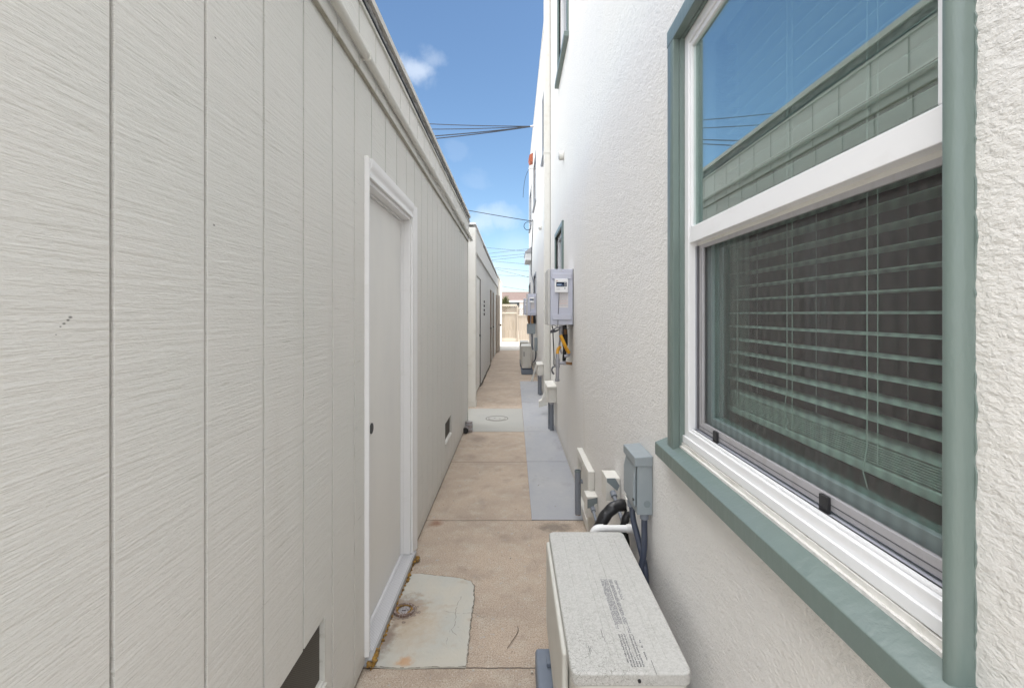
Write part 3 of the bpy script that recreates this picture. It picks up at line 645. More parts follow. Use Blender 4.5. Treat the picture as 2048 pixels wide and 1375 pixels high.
def small_window(a, b, z0, z1, green=True, sill=True):
    pm = greenp if green else mat('grey_window_trim', (.25, .27, .30), .5)
    w = MB(); t = .045
    for (ya, yb, za, zb) in ((a - .0, a + t, z0, z1), (b - t, b, z0, z1), (a + t, b - t, z1 - t, z1), (a + t, b - t, z0, z0 + t)): w.box(.525, .60, ya, yb, za, zb)
    o = w.build('window', vinyl, rb)
    MB().box(.552, .558, a + t, b - t, z0 + t, z1 - t).build('glass', greyglass, o)
    MB().box(.54, .57, (a + b) / 2 - .015, (a + b) / 2 + .015, z0 + t, z1 - t).build('mullion', vinyl, o)
    c = MB(); k = .05; pr = .018
    for (ya, yb, za, zb) in ((a - k, a, z0, z1 + k), (b, b + k, z0, z1 + k), (a, b, z1, z1 + k)): c.box(XR - pr, XR + .02, ya, yb, za, zb)
    c.build('casing', pm, o, bevel=.003)
    if sill: MB().box(XR - .045, .526, a - k - .02, b + k + .02, z0 - .05, z0 - .0015).build('sill', pm, o, bevel=.004)
    return o
for i, (a, b) in enumerate(UP): small_window(a, b, *UZ, green=(i == 0))
for i, (a, b) in enumerate(LO): small_window(a, b, *LZ, green=(i == 0))

# ---------------------------------------------------------------- the large window
wy0, wy1, wz0, wz1 = WIN
bw = MB().box(.7205, .7215, wy0 - .06, wy0 - .055, wz0, wz0 + .01)
# frame (outermost white vinyl ring)
def ringbox(mb, x0, x1, y0, y1, z0, z1, t, tb=None, tt=None):
    tb = tb or t; tt = tt or t
    mb.box(x0, x1, y0, y0 + t, z0, z1); mb.box(x0, x1, y1 - t, y1, z0, z1)
    mb.box(x0, x1, y0 + t, y1 - t, z1 - tt, z1); mb.box(x0, x1, y0 + t, y1 - t, z0, z0 + tb); return mb
fw = ringbox(MB(), .519, .60, wy0 + .002, 1.385, 1.022, 2.236, .030, .030, .030).build('window', vinyl, rb, bevel=.002)
tag_part = fw; fw['label'] = 'large white sash window with green wooden trim'
# vinyl steps
stp = MB(); stp.box(.512, .5185, wy0 + .003, 1.384, 1.012, 1.032); stp.box(.526, .5335, wy0 + .033, 1.352, 1.0525, 1.058)
stp.build('frame_lip', vinyl, fw, bevel=.0015)
# caulk / old wooden edge under the frame
wavy(MB(), .5185, .5105, .990, 1.010, wy0 + .004, 1.388, 40, .001, 31).build('caulk_edge', dirtyv, fw)
# green casing with profiled legs
cg = MB()
def leg_prof(y_in, sgn):      # moulded profile across the width
    return [(XR + .004, y_in), (XR - .0185, y_in), (XR - .020, y_in + sgn * .002), (XR - .020, y_in + sgn * .049), (XR - .0175, y_in + sgn * .053), (XR + .004, y_in + sgn * .054)]
cg.prism(leg_prof(1.3885, 1), 'z', .985, 2.2375)
near = [(.530, .5215), (.505, .5210), (.491, .5190), (.4855, .5160), (.4845, .5125), (.4850, .5075), (.4880, .5045), (.4905, .5020), (.4960, .4995), (.506, .4975), (.530, .4975)]
cg.prism(near, 'z', .95, 2.292)
cg.prism([(XR + .004, 2.238), (XR - .0185, 2.238), (XR - .0205, 2.240), (XR - .0205, 2.287), (XR - .018, 2.2925), (XR + .004, 2.2925)], 'y', .507, 1.4425)
rn = random.Random(41); pv = None
for k in range(150):       # ragged edge where the green paint ran onto the stucco
    z = .95 + k * .0089; q = (z, .4985 - max(0, rn.gauss(.0016, .0009)) - .0008 * math.sin(z * 31))
    if pv: cg.add([(.5032, .5005, pv[0]), (.5032, .5005, q[0]), (.5036, q[1], q[0]), (.5036, pv[1], pv[0]), (.508, q[1], q[0]), (.508, pv[1], pv[0])], ((0, 1, 2, 3), (3, 2, 4, 5)))
    pv = q
cgo = cg.build('casing', greenp, fw, bevel=.0008)
# green returns between casing and frame
rt = MB();   rt.box(XR + .0045, .5188, .5075, 1.3865, 2.2365, 2.2395)
rt.box(.5040, .5186, 1.3832, 1.3915, 1.0, 2.236); rt.build('reveal', greenp, fw)
MB().prism([(.465, .938), (.465, .9775), (.467, .979), (.5215, 1.0), (.5215, .94)], 'y', .40, 1.502).build('sill', greenp, fw, bevel=.0015)
# upper sash
us = MB(); y0s, y1s = .5375, 1.3545
us.box(.524, .545, y0s, y0s + .026, 1.657, 2.2055); us.box(.524, .545, y1s - .010, y1s, 1.657, 2.2055); us.box(.524, .545, y0s + .026, y1s - .010, 2.190, 2.2055)
us.box(.5225, .552, y0s, y1s, 1.609, 1.656); us.build('upper_sash', vinyl, fw, bevel=.002)
MB().box(.546, .562, y0s, y1s, 1.600, 1.640).build('meeting_rail', dirtyv, fw, bevel=.002)
MB().box(.5455, .549, y1s - .018, y1s - .010, 1.657, 2.19).build('glass_spacer', mat('teal_spacer', (.02, .07, .08), .3), fw)
MB().box(.531, .5345, y0s + .026, y1s - .010, 1.656, 2.190).build('upper_glass', glass_up, fw)
# lower: channel, screen frame, screen, glass
ch = MB(); ch.box(.540, .5995, 1.352, 1.3545, 1.053, 1.60); ch.box(.5345, .5995, .5355, 1.3545, 1.0525, 1.0545); ch.build('track', mat('track_grey', (.40, .41, .46), .45), fw)
MB().box(.5345, .537, .5355, 1.352, 1.0548, 1.0575).build('weather_strip', blackm, fw)
sf = ringbox(MB(), .5465, .5545, .5365, 1.3435, 1.0595, 1.602, .026, .026, .012).build('screen_frame', alum, fw, bevel=.0015)
sg = MB(); sg.box(.5455, .5463, .538, 1.342, 1.070, 1.0715); sg.box(.5415, .5465, 1.3438, 1.3465, 1.06, 1.6); sg.box(.5462, .5466, 1.326, 1.328, 1.08, 1.59); sg.build('frame_seam', alumd, sf)
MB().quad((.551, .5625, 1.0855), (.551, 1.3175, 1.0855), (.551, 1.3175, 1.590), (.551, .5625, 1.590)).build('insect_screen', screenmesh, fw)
for y in (.795, 1.225): MB().box(.5395, .5462, y - .011, y + .011, 1.054, 1.083).build('screen_tab', blackm, fw, bevel=.001)
lsb = ringbox(MB(), .563, .5985, .5375, 1.3395, 1.056, 1.640, .042, .048, .035).build('lower_sash', mat('sash_teal_grey', (.30, .40, .40), .4), fw, bevel=.002)
MB().box(.572, .5755, .58, 1.297, 1.105, 1.605).build('lower_glass', glass_lo, fw)
MB().box(.601, .73, .49, 1.41, 1.03, 1.07).build('inner_sill', mat('inner_white', (.45, .47, .46), .6), fw)
# blind
bl = thing('window_blind', (.66, .93, 1.12), 'white horizontal slat blind hanging inside the large right window', 'blind')
n = 29; sl = MB()
for k in range(n):
    z = 1.176 + k * .0375
    # shallow curved slat, 46 mm deep
    pr = [(.626 + .056 * (q / 6), z + .0035 * (1 - (q / 3 - 1) ** 2)) for q in range(7)]
    pr2 = pr + [(x, zz - .0016) for x, zz in reversed(pr)]
    sl.prism(pr2, 'y', .515, 1.335)
for k in range(8): sl.box(.626, .682, .515, 1.335, 1.140 + k * .0042, 1.1418 + k * .0042)
sl.build('slats', slatm, bl)
MB().box(.624, .684, .515, 1.335, 1.118, 1.136).build('bottom_rail', slatm, bl, bevel=.004)
MB().box(.625, .685, .515, 1.335, 2.20, 2.25).build('head_rail', slatm, bl)
for y in (.60, .78, 1.02, 1.27):
    MB().tube([(.6235, y, 1.14), (.6235, y, 2.2)], .0009, 5).build('ladder_cord', slatm, bl)
    MB().tube([(.684, y + .01, 1.14), (.684, y + .01, 2.2)], .0008, 5).build('ladder_cord', slatm, bl)
for y, zz in ((.80, 1.09), (1.035, 1.15)):
    MB().tube([(.621, y, 2.2), (.621, y, zz + .08), (.6185, y + .006, zz + .03), (.620, y - .004, zz), (.6185, y + .006, zz - .02)], .0011, 5).build('pull_cord', slatm, bl)

# ================================================================ NEAR CONDENSER
def condenser(name, x0, x1, y0, y1, z0, z1, label, topm, detail=True):
    t = thing(name, ((x0 + x1) / 2, (y0 + y1) / 2, 0), label, 'air conditioner', 'air conditioner condensers along the right wall')
    def rr(xa, xb, ya, yb, r, n=6):
        P = []
        for (cx, cy, a0) in ((xb - r, yb - r, 0), (xa + r, yb - r, 90), (xa + r, ya + r, 180), (xb - r, ya + r, 270)):
            for k in range(n + 1):
                a = R(a0 + 90 * k / n); P.append((cx + r * math.cos(a), cy + r * math.sin(a)))
        return P
    MB().prism(rr(x0 + .008, x1 - .006, y0 + .006, y1 - .006, .026), 'z', z0 + .02, z1 - .030).build('body', acp, t, smooth=True)
    tp = MB(); tp.prism(rr(x0, x1, y0, y1, .022, 8), 'z', z1 - .034, z1); tpo = tp.build('top_cover', topm, t, bevel=.006, seg=3)
    rg = MB()
    for q in (.05, .105, .125, .165, .225, .245):
        rg.prism([(x0 + q, z1 - .001), (x0 + q + .002, z1 + .0009), (x0 + q + .005, z1 + .0009), (x0 + q + .007, z1 - .001)], 'y', y0 + .05, y1 - .04)
    rg.build('pressed_rib', topm, tpo)
    fc = MB().box(x0 - .012, x0 + .006, y0 + .105, y1 - .02, z0 + .05, z1 - .028).build('fan_cover', acp, t, bevel=.012, seg=4)
    # service end
    MB().box(x0 + .165, x1 - .01, y0 - .006, y0 + .012, z0 + .07, z1 - .13).build('service_cover', acp, t, bevel=.008, seg=3)
    hd = MB().box(x0 + .155, x0 + .235, y0 - .010, y0 + .010, z1 - .135, z1 - .085).build('handle', acp, t, bevel=.006)
    gr = MB()
    for k in range(9): gr.box(x0 + .045, x0 + .068, y0 + .002, y0 + .009, z1 - .24 + k * .012, z1 - .233 + k * .012)
    gr.build('end_vent', blackm, t)
    MB().box(x0 + .012, x1 - .012, y0 + .02, y1 - .02, z0, z0 + .022).build('base_pan', slate, t)
    for yy in (y0 + .12, y1 - .17): MB().box(x0 - .02, x1 + .02, yy, yy + .05, z0 - .014, z0 - .001).build('foot', slate, t)
    MB().cyl((x0 + .165, y0 - .004, z1 - .017), (x0 + .165, y0 + .004, z1 - .017), .004, 12).build('screw', blackm, t)
    return t
ac = condenser('condenser_unit', .14, .437, 1.108, 1.83, .125, .525, 'nearest ivory condenser with weathered speckled top below the large window', lichen)
rn = random.Random(5)
pr = MB()
# faded print: a dense block, a short heading column and long rows (as in the photo, no longer readable)
def glyphs(mb, xa, xb, ya, yb, h=.0036, w=.0022, keep=.8, gap=.0044):
    x = xa
    while x < xb:
        y = ya
        while y < yb:
            if rn.random() < keep:
                for s_ in range(rn.choice((1, 2, 2))):
                    oy = rn.uniform(0, w * .5); ox = rn.uniform(0, h * .6)
                    if rn.random() < .5: mb.box(x + ox, x + ox + h * .35, y + oy, y + oy + w * .8, .5251, .5258)
                    else: mb.box(x + ox * .4, x + ox * .4 + h * .8, y + oy, y + oy + w * .3, .5251, .5258)
            y += w * 1.35
        x += gap
glyphs(pr, .284, .320, 1.285, 1.50, keep=.9, gap=.0038)
glyphs(pr, .328, .333, 1.395, 1.495, h=.005, w=.004, keep=.9)
glyphs(pr, .284, .290, 1.262, 1.285, keep=.7); glyphs(pr, .314, .320, 1.25, 1.285, keep=.7)
pr.build('faded_print', greyink, ac)
pr = MB()
for k in range(6):
    x = .284 + k * .0072; glyphs(pr, x, x + .002, 1.128 + (0.012 if k == 0 else 0), 1.245, h=.0050, w=.0030, keep=.97, gap=.02)
glyphs(pr, .334, .336, 1.15, 1.22, h=.005, w=.0045, keep=.7, gap=.02)
pr.build('faded_print', mat('faded_ink_rows', (.20, .20, .21), .7), ac)
for (x, y, l_, w_) in ((.196, 1.20, .028, .0012), (.200, 1.192, .012, .0012), (.24, 1.262, .03, .0014), (.346, 1.15, .045, .0011), (.243, 1.235, .02, .001)):
    MB().box(x, x + w_, y - l_, y, .5251, .5257).build('scratch', inkd, ac)
MB().box(.1485, .1492, 1.150, 1.20, .42, .49).build('sticker', mat('blue_sticker', (.20, .36, .42), .5), ac)
tag(MB().box(.082, .46, 1.0, 1.765, 0, .108).build('equipment_pad', slate, bevel=.012), 'slate blue plastic pad under the nearest condenser', 'pad', 'pads under condensers')

far = condenser('condenser_unit', .176, .40, 10.5, 11.3, .125, .655, 'middle condenser with a worn ivory end just past the leaning white board', acp)
tag(MB().box(.17, .44, 10.47, 11.3, 0, .108).build('equipment_pad', slate, bevel=.012), 'dark slate pad under the middle condenser by the leaning board', 'pad', 'pads under condensers')
f2 = dup(far, label='farthest condenser unit, standing directly behind another ivory one', off=(-.008, 1.5, 0)); 
tag(MB().box(.16, .44, 11.97, 12.8, 0, .108).build('equipment_pad', slate, bevel=.012), 'farthest slate pad, under the rear condenser', 'pad', 'pads under condensers')

# ---------------------------------------------------------------- near wall boxes, pipes
da = thing('disconnect_box', (.476, 1.735, .66), 'grey electrical disconnect box with hinged cover beside the large window sill', 'electrical box')
MB().prism([(.4485, .668), (.504, .668), (.504, .868), (.4485, .868)], 'y', 1.655, 1.818).build('box', greybox, da, bevel=.002)
MB().prism([(.4475, .690), (.436, .70), (.436, .80), (.4475, .852)], 'y', 1.665, 1.812).build('cover', greybox, da, bevel=.005, seg=3)
lid = MB(); lid.prism([(.438, .846), (.438, .878), (.5045, .884), (.5045, .846), (.4490, .846)], 'y', 1.649, 1.824); lid.build('lid', greybox, da, bevel=.003)
MB().cyl((.484, 1.6545, .708), (.484, 1.6535, .708), .0125, 24).build('knockout', greypatch, da, bevel=.001)
MB().cyl((.4355, 1.67, .720), (.440, 1.67, .720), .006, 12).build('latch', blackm, da)
for i, (x, y) in enumerate(((.481, 1.68), (.462, 1.79))):
    c = thing('flex_conduit', (x, y, .2), ('near dark flexible conduit curving down from the grey disconnect box' if i == 0 else 'rear dark flexible conduit hanging behind the first below the disconnect box'), 'conduit', 'conduits under the disconnect box')
    if i == 0: pts = [(x, y, .668), (x, y, .60), (x - .002, y - .005, .54), (x - .012, y - .01, .48), (x - .028, y - .01, .42), (x - .04, y - .005, .34), (x - .05, y, .25)]
    else: pts = [(x, y, .668), (x + .002, y - .02, .60), (x + .010, y - .07, .54), (x + .018, y - .12, .47), (x + .018, y - .13, .40), (x + .008, y - .11, .32), (x - .02, y - .08, .25)]
    ps = []
    for a in range(len(pts) - 1):
        for q in range(5):
            t = q / 5; p0 = Vector(pts[max(a - 1, 0)]); p1 = Vector(pts[a]); p2 = Vector(pts[a + 1]); p3 = Vector(pts[min(a + 2, len(pts) - 1)])
            ps.append(.5 * ((2 * p1) + (p2 - p0) * t + (2 * p0 - 5 * p1 + 4 * p2 - p3) * t * t + (3 * p1 - p0 - 3 * p2 + p3) * t ** 3))
    ps.append(Vector(pts[-1])); MB().tube(ps, .0115, 14).build('tube', conduitd, c, smooth=True)
    MB().cyl((x, y, .645), (x, y, .668), .0165, 12).build('connector', conduit, c)
def smooth_path(pts, m=5):
    ps = []
    for a in range(len(pts) - 1):
        p0 = Vector(pts[max(a - 1, 0)]); p1 = Vector(pts[a]); p2 = Vector(pts[a + 1]); p3 = Vector(pts[min(a + 2, len(pts) - 1)])
        for q in range(m):
            t = q / m; ps.append(.5 * ((2 * p1) + (p2 - p0) * t + (2 * p0 - 5 * p1 + 4 * p2 - p3) * t * t + (3 * p1 - p0 - 3 * p2 + p3) * t ** 3))
    ps.append(Vector(pts[-1])); return ps
# junction boxes
def jbox(x0, y0, y1, z0, z1, label, patch, cpath):
    t = thing('junction_box', (x0, y0, z0), label, 'electrical box', 'small junction boxes near the crawlspace frame')
    MB().box(x0, .5035, y0, y1, z0, z1).build('box', creamp, t, bevel=.0015)
    MB().box(x0 - .004, x0 - .0008, y0 - .001, y1 + .002, z0 - .003, z1 + .002).build('face_plate', creamp, t, bevel=.0008)
    MB().prism(patch, 'y', y0 - .0012, y0 - .0004).build('bare_patch', greypatch, t)
    c = smooth_path(cpath)
    MB().tube(c, .0085, 12).build('conduit', conduit, t, smooth=True)
    d = (c[1] - c[0]).normalized()
    MB().cyl(c[0], c[0] + d * .028, .0145, 14).build('connector', conduit, t, bevel=.002)
    return t
jbox(.441, 2.16, 2.27, .512, .620, 'upper small cream junction box with a slanted bare grey patch', [(.4415, .620), (.480, .620), (.5015, .585), (.490, .560), (.4415, .602)],
     [(.468, 2.158, .555), (.474, 2.10, .525), (.484, 2.02, .47), (.490, 1.96, .42), (.485, 1.92, .34)])
jbox(.440, 2.735, 2.83, .178, .300, 'lower small cream junction box with grey patch, in front of the crawlspace frame', [(.4415, .286), (.470, .290), (.500, .296), (.500, .262), (.482, .255), (.480, .235), (.4415, .232)],
     [(.472, 2.733, .235), (.476, 2.66, .205), (.487, 2.55, .155), (.494, 2.45, .10), (.494, 2.38, .04)])
# crawlspace frame
cf = thing('crawlspace_frame', (.485, 3.1, 0), 'cream wooden frame standing proud of the wall around a low crawlspace hatch', 'hatch frame')
fm = MB(); ringbox(fm, .4635, .5035, 2.84, 3.36, .02, .414, .06, .06, .05); fm.build('frame', creamp, cf, bevel=.003)
MB().box(.489, .5038, 2.90, 3.30, .08, .364).build('hatch_panel', creamp, cf)
vg = thing('vent_stub_pipe', (.43, 3.08, .03), 'short upright grey plastic pipe stub with ragged ends beside the crawlspace frame', 'pipe')
pts = [(.4305, 3.06, .055), (.433, 3.09, .335)]
MB().cyl(*pts, .0205, 22, cap=False).build('pipe', conduit, vg, smooth=True)
ring(MB(), (.433, 3.09), .017, .0215, .325, .339, 20).build('rim', greypatch, vg)
MB().cyl((.4305, 3.06, .050), (.4305, 3.06, .062), .018, 14).build('rusty_end', rust, vg)
MB().box(.448, .4636, 3.06, 3.10, .26, .275).build('strap', conduit, vg)
# line set and drain
ls = thing('line_set', (.44, 1.95, .2), 'black taped refrigerant line bending out of the wall behind the nearest condenser', 'pipe')
rn = random.Random(3)
P1 = smooth_path([(.503, 1.985, .556), (.474, 1.98, .568), (.432, 1.97, .562), (.392, 1.96, .528), (.362, 1.95, .475), (.345, 1.93, .41), (.34, 1.90, .3)], 6)
MB().tube(P1, [.0250 + .0012 * math.sin(i_ * 1.1) for i_ in range(len(P1))], 14).build('wrapped_pipe', tape, ls, smooth=True)
P2 = smooth_path([(.505, 1.955, .552), (.490, 1.95, .545), (.474, 1.945, .515), (.462, 1.94, .46), (.455, 1.93, .38), (.45, 1.90, .3)], 6)
MB().tube(P2, [.0165 + .0012 * math.sin(i_ * 1.3) for i_ in range(len(P2))], 12).build('wrapped_pipe', tape, ls, smooth=True)
P3 = smooth_path([(.47, 1.955, .50), (.478, 1.94, .45), (.482, 1.93, .38), (.47, 1.9, .3)], 6)
MB().tube(P3, .012, 10).build('wrapped_pipe', tape, ls, smooth=True)
wavy(MB(), .5045, .486, .520, .600, 1.94, 2.00, 6, .004, 8).build('putty', dirtyv, ls)
dp = thing('drain_elbow', (.4, 1.88, .2), 'white plastic drain pipe elbow coming out of the wall above the condenser far end', 'pipe')
MB().tube(smooth_path([(.505, 1.89, .508), (.44, 1.89, .508), (.37, 1.89, .508), (.345, 1.89, .506), (.333, 1.89, .495), (.330, 1.89, .47), (.330, 1.89, .25)]), .0145, 18).build('pipe', pvcw, dp, smooth=True)
MB().cyl((.468, 1.89, .508), (.500, 1.89, .508), .0185, 20).build('coupling', pvcw, dp, bevel=.002)
MB().tube(smooth_path([(.372, 1.89, .508), (.348, 1.89, .506), (.334, 1.89, .494), (.330, 1.89, .47)], 6), .0175, 18).build('elbow', pvcw, dp, smooth=True)

# capped cover boxes with grey pipes
cb = thing('cover_box', (.43, 5.4, 0), 'nearer cream sheet metal cover box with sloped lid over a grey riser pipe', 'utility box', 'cover boxes over riser pipes')
MB().box(.408, .5035, 5.395, 5.86, .345, .512).build('box', creamp, cb, bevel=.003)
MB().prism([(.392, .513), (.5035, .513), (.5035, .540), (.392, .534)], 'y', 5.385, 5.875).build('lid', creamp, cb, bevel=.003)
MB().cyl((.452, 5.45, 0), (.452, 5.45, .345), .024, 20).build('riser_pipe', conduit, cb, smooth=True)
MB().cyl((.425, 5.52, 0), (.425, 5.52, .345), .012, 12).build('riser_pipe', conduit, cb, smooth=True)
MB().cyl((.452, 5.45, .315), (.452, 5.45, .341), .028, 16).build('collar', galv, cb)
cb2 = dup(cb, label='farther cream cover box with grey riser pipe, beside the leaning board', off=(0, 2.38, 0))
lb = thing('leaning_board', (.4, 9.6, 0), 'short white board leaning against the wall in front of the far condenser', 'board')
b_ = MB(); b_.prism([(.345, 0.006), (.385, .006), (.495, .385), (.46, .385)], 'y', 9.4, 9.43); b_.build('board', creamp, lb)

# downspout
ds = thing('downspout', (.45, 6.35, 0), 'white square downspout running full height down the stucco wall', 'downspout')
MB().box(.415, .502, 6.30, 6.38, .30, ZT - .05).build('pipe', creamp, ds, bevel=.006)
MB().prism([(.415, .30), (.502, .30), (.502, .24), (.440, .13), (.345, .10), (.345, .19), (.385, .21)], 'y', 6.302, 6.378).build('outlet_elbow', creamp, ds, bevel=.005)
for z in (1.42, 3.62): MB().box(.409, .5035, 6.293, 6.386, z, z + .03).build('strap', creamp, ds, bevel=.002)
MB().box(.5022, .5042, 6.288, 6.294, .5, ZT - .1).build('edge_seam', mat('dark_seam', (.10, .09, .07), .9), ds)  # thin dark seam line along the downspout's wall edge

# drain stubs high on the wall
for i, (y, z, lb_) in enumerate(((4.62, 3.0, 'nearer white pipe stub sticking out of the upper stucco wall'), (8.35, 2.98, 'farther white pipe stub on the wall beyond the downspout'))):
    q = thing('wall_pipe_stub', (.48, y, z), lb_, 'pipe stub', 'pipe stubs on the upper wall')
    MB().cyl((.455, y, z), (.504, y, z + .004), .045 if i == 0 else .045, 20).build('stub', creamp, q, bevel=.003)
    MB().cyl((.4545, y, z), (.456, y, z), .034, 18).build('opening', greyink, q)

# ---------------------------------------------------------------- water heaters
def heater(x0, y0, y1, z0, z1, label, det=True):
    t = thing('water_heater', (.4, (y0 + y1) / 2, z0), label, 'water heater', 'tankless water heaters on the right wall')
    MB().box(x0, .4995, y0, y1, z0, z1).build('case', heaterp, t, bevel=.004)
    MB().box(x0 - .020, x0 - .0008, y0 - .003, y1 + .004, z0 - .004, z1 + .004).build('front_cover', mat('heater_cover_cream', (.56, .55, .53), .45), t, bevel=.006)
    MB().box(.4998, .5045, y0 + .003, y1 + .05, z0 - .01, z1 + .003).build('back_bracket', blackm, t)
    w = .4995 - x0
    for (za, zb) in ((z1 - .085, z1 - .037), (z0 + .042, z0 + .09)):
        MB().box(x0 + .016, .4995 - .014, y0 - .013, y0 - .0005, za, zb).build('side_panel', heaterp, t, bevel=.004, seg=3)
    c = MB().box(x0 + .034, x0 + .034 + .112, y0 - .024, y0 - .0068, z1 - .198, z1 - .084).build('controller', vinyl, t, bevel=.004, seg=3)
    MB().box(x0 + .047, x0 + .135, y0 - .0256, y0 - .0242, z1 - .150, z1 - .112).build('display', screenm, c)
    d = MB(); d.box(x0 + .053, x0 + .092, y0 - .0266, y0 - .0258, z1 - .142, z1 - .127); d.box(x0 + .096, x0 + .108, y0 - .0266, y0 - .0258, z1 - .142, z1 - .137); d.build('readout', lcd, c)
    MB().box(x0 + .049, x0 + .058, y0 - .0252, y0 - .0242, z1 - .105, z1 - .097).build('logo_mark', redink, c)
    for z in (z1 - .122, z1 - .139): MB().cyl((x0 + .121, y0 - .0268, z), (x0 + .121, y0 - .0257, z), .0045, 12).build('button', vinyl, c)
    kl = MB()
    for k in range(4): kl.box(x0 + .050 + k * .008, x0 + .055 + k * .008, y0 - .0250, y0 - .0242, z1 - .168, z1 - .165); kl.box(x0 + .050 + k * .008, x0 + .056 + k * .008, y0 - .0250, y0 - .0242, z1 - .176, z1 - .173)
    kl.cyl((x0 + .120, y0 - .0250, z1 - .165), (x0 + .120, y0 - .0242, z1 - .165), .006, 12)
    kl.build('keypad_print', greyink, c)
    if det:
        s = MB().box(x0 + .070, x0 + .150, y0 - .0014, y0 - .0004, z0 + .145, z1 - .20).build('instruction_label', cream2, t)
        r_ = MB(); b2_ = MB(); rn = random.Random(6)
        for k in range(13):
            zz = z1 - .212 - k * .0085; xx = x0 + .074
            while xx < x0 + .142:
                wd = rn.uniform(.004, .012)
                (r_ if k in (7, 9, 10) else b2_).box(xx, min(xx + wd, x0 + .145), y0 - .0019, y0 - .0015, zz, zz + .0022); xx += wd + .003
        r_.build('print', redink, s); b2_.build('print', greyink, s)
        lg = MB()
        for k in range(5): lg.box(x0 + .074 + k * .009, x0 + .080 + k * .009, y0 - .0012, y0 - .0004, z1 - .025, z1 - .020)
        lg.cyl((x0 + .094, y0 - .0012, z1 - .0135), (x0 + .094, y0 - .0004, z1 - .0135), .007, 14)
        lg.build('emblem', heaterd, t)
    cc = smooth_path([(x0 + .072, y0 - .016, z1 - .20), (x0 + .070, y0 - .008, z1 - .28), (x0 + .066, y0 - .007, z0 + .1), (x0 + .062, y0 - .007, z0 + .0), (x0 + .056, y0 - .004, z0 - .03)])
    MB().tube(cc, .0028, 8).build('control_cable', mat('grey_cable', (.14, .14, .16), .5), t, smooth=True)
    return t
h1 = heater(.309, 3.86, 4.24, 1.306, 1.778, 'nearest grey tankless water heater with white controller and printed label on its side')
MB().box(.291, .2965, 4.0, 4.02, 1.69, 1.70).build('cover_clip', blackm, h1)
pg = thing('heater_piping', (.40, 3.95, 1.0), 'yellow gas hose, black insulation and galvanised tee under the nearest water heater', 'piping')
Yp = 3.93
def PP(x, y, Y=Yp): return ((x - VX) * Y / F, Y, H - (y - VY) * Y / F)     # photo measure -> place on the pipe plane
MB().tube(smooth_path([PP(1121, 670, 3.9), PP(1127, 684, 3.89), PP(1132, 695, 3.9), PP(1138, 705, 3.92)]), .0150, 14).build('gas_hose', yellow, pg, smooth=True)
MB().tube(smooth_path([PP(1138, 705, 3.92), PP(1137, 710, 3.93), PP(1129, 712, 3.94)]), .014, 12).build('hose_nut', galv, pg, smooth=True)
MB().tube(smooth_path([PP(1121, 693, 3.96), PP(1116, 698, 3.95), PP(1115, 708, 3.93)]), .0135, 12).build('gas_hose', yellow, pg, smooth=True)
MB().tube([PP(1115, 707), PP(1115, 718)], .0155, 6).build('hose_nut', galv, pg)
MB().tube(smooth_path([PP(1128, 650, 4.02), PP(1130, 665, 4.02), PP(1130, 690, 4.02), PP(1128, 722, 4.02)]), [.022, .024, .024] + [.024] * 8 + [.017] * 4 + [.014], 14).build('insulated_pipe', tape, pg, smooth=True)
MB().tube([PP(1122, 650, 3.98), PP(1122, 669, 3.98)], .018, 12).build('valve_body', galv, pg)
MB().tube([PP(1131, 658, 3.99), PP(1131, 668, 3.99)], .016, 8).build('valve_body', brass, pg)
MB().tube(smooth_path([PP(1121, 665, 3.98), PP(1120, 680, 3.98), PP(1119, 693, 3.97), PP(1124, 707, 3.96)]), .009, 10).build('pipe', ltmetal, pg, smooth=True)
MB().tube([PP(1115, 717), PP(1115, 735)], .020, 16).build('tee', galv, pg, bevel=.002)
MB().tube([PP(1115, 733), PP(1114.5, 758)], .0155, 14).build('drip_leg', galv, pg)
MB().tube([PP(1114.5, 757), PP(1114.5, 762)], .019, 8).build('drip_cap', galv, pg)
MB().tube([PP(1116, 725.5), PP(1129, 725.5)], .013, 12).build('nipple', galv, pg)
MB().tube([PP(1128, 725.5), PP(1146, 727, 3.98)], .013, 12).build('pipe', copper, pg)
MB().tube([PP(1129, 722), PP(1129, 729)], .0155, 8).build('hose_nut', galv, pg)
tag(MB().tube(smooth_path([PP(1104, 651), PP(1106, 660), PP(1106, 670), PP(1107, 690), PP(1108, 710), PP(1108, 728), PP(1110, 730)]), .0048, 8).build('power_cord', blackm, smooth=True), 'thin black power cord hanging left of the yellow gas hose', 'cord')
cl_ = MB(); rn = random.Random(8)
for k in range(5):
    cx_, cy_ = 1110 + k * 1.1, 660 - k * .7; pts = []
    for i in range(25):
        a = 2 * math.pi * i / 24; ex_ = (9.5 - k * .7) * math.cos(a); ey = (3.4 - .25 * k) * math.sin(a); t_ = -.42
        pts.append(PP(cx_ + ex_ * math.cos(t_) - ey * math.sin(t_), cy_ + ex_ * math.sin(t_) + ey * math.cos(t_), 3.86 + .006 * k + .01 * math.sin(a)))
    cl_.tube(pts, .0040, 6, False)
cl_.tube(smooth_path([PP(1116, 655, 3.88), PP(1108, 650, 3.87), PP(1103, 650, 3.87)]), .0028, 6)
cl_.tube(smooth_path([PP(1131, 655, 3.88), PP(1136, 658, 3.87), PP(1139, 655, 3.87)]), .0022, 6)
tag(cl_.build('cable_coil', MATS['grey_cable'], smooth=True), 'coiled grey cable bundle tied just under the nearest water heater', 'cable')
tag(MB().tube(smooth_path([PP(1112, 731, 4.3), PP(1105, 735, 4.3), PP(1104, 742, 4.3), PP(1108, 748, 4.3)]), .008, 8).build('cable_stub', MATS['grey_cable'], smooth=True), 'grey curved cable stub beside the galvanised drip leg', 'cable')

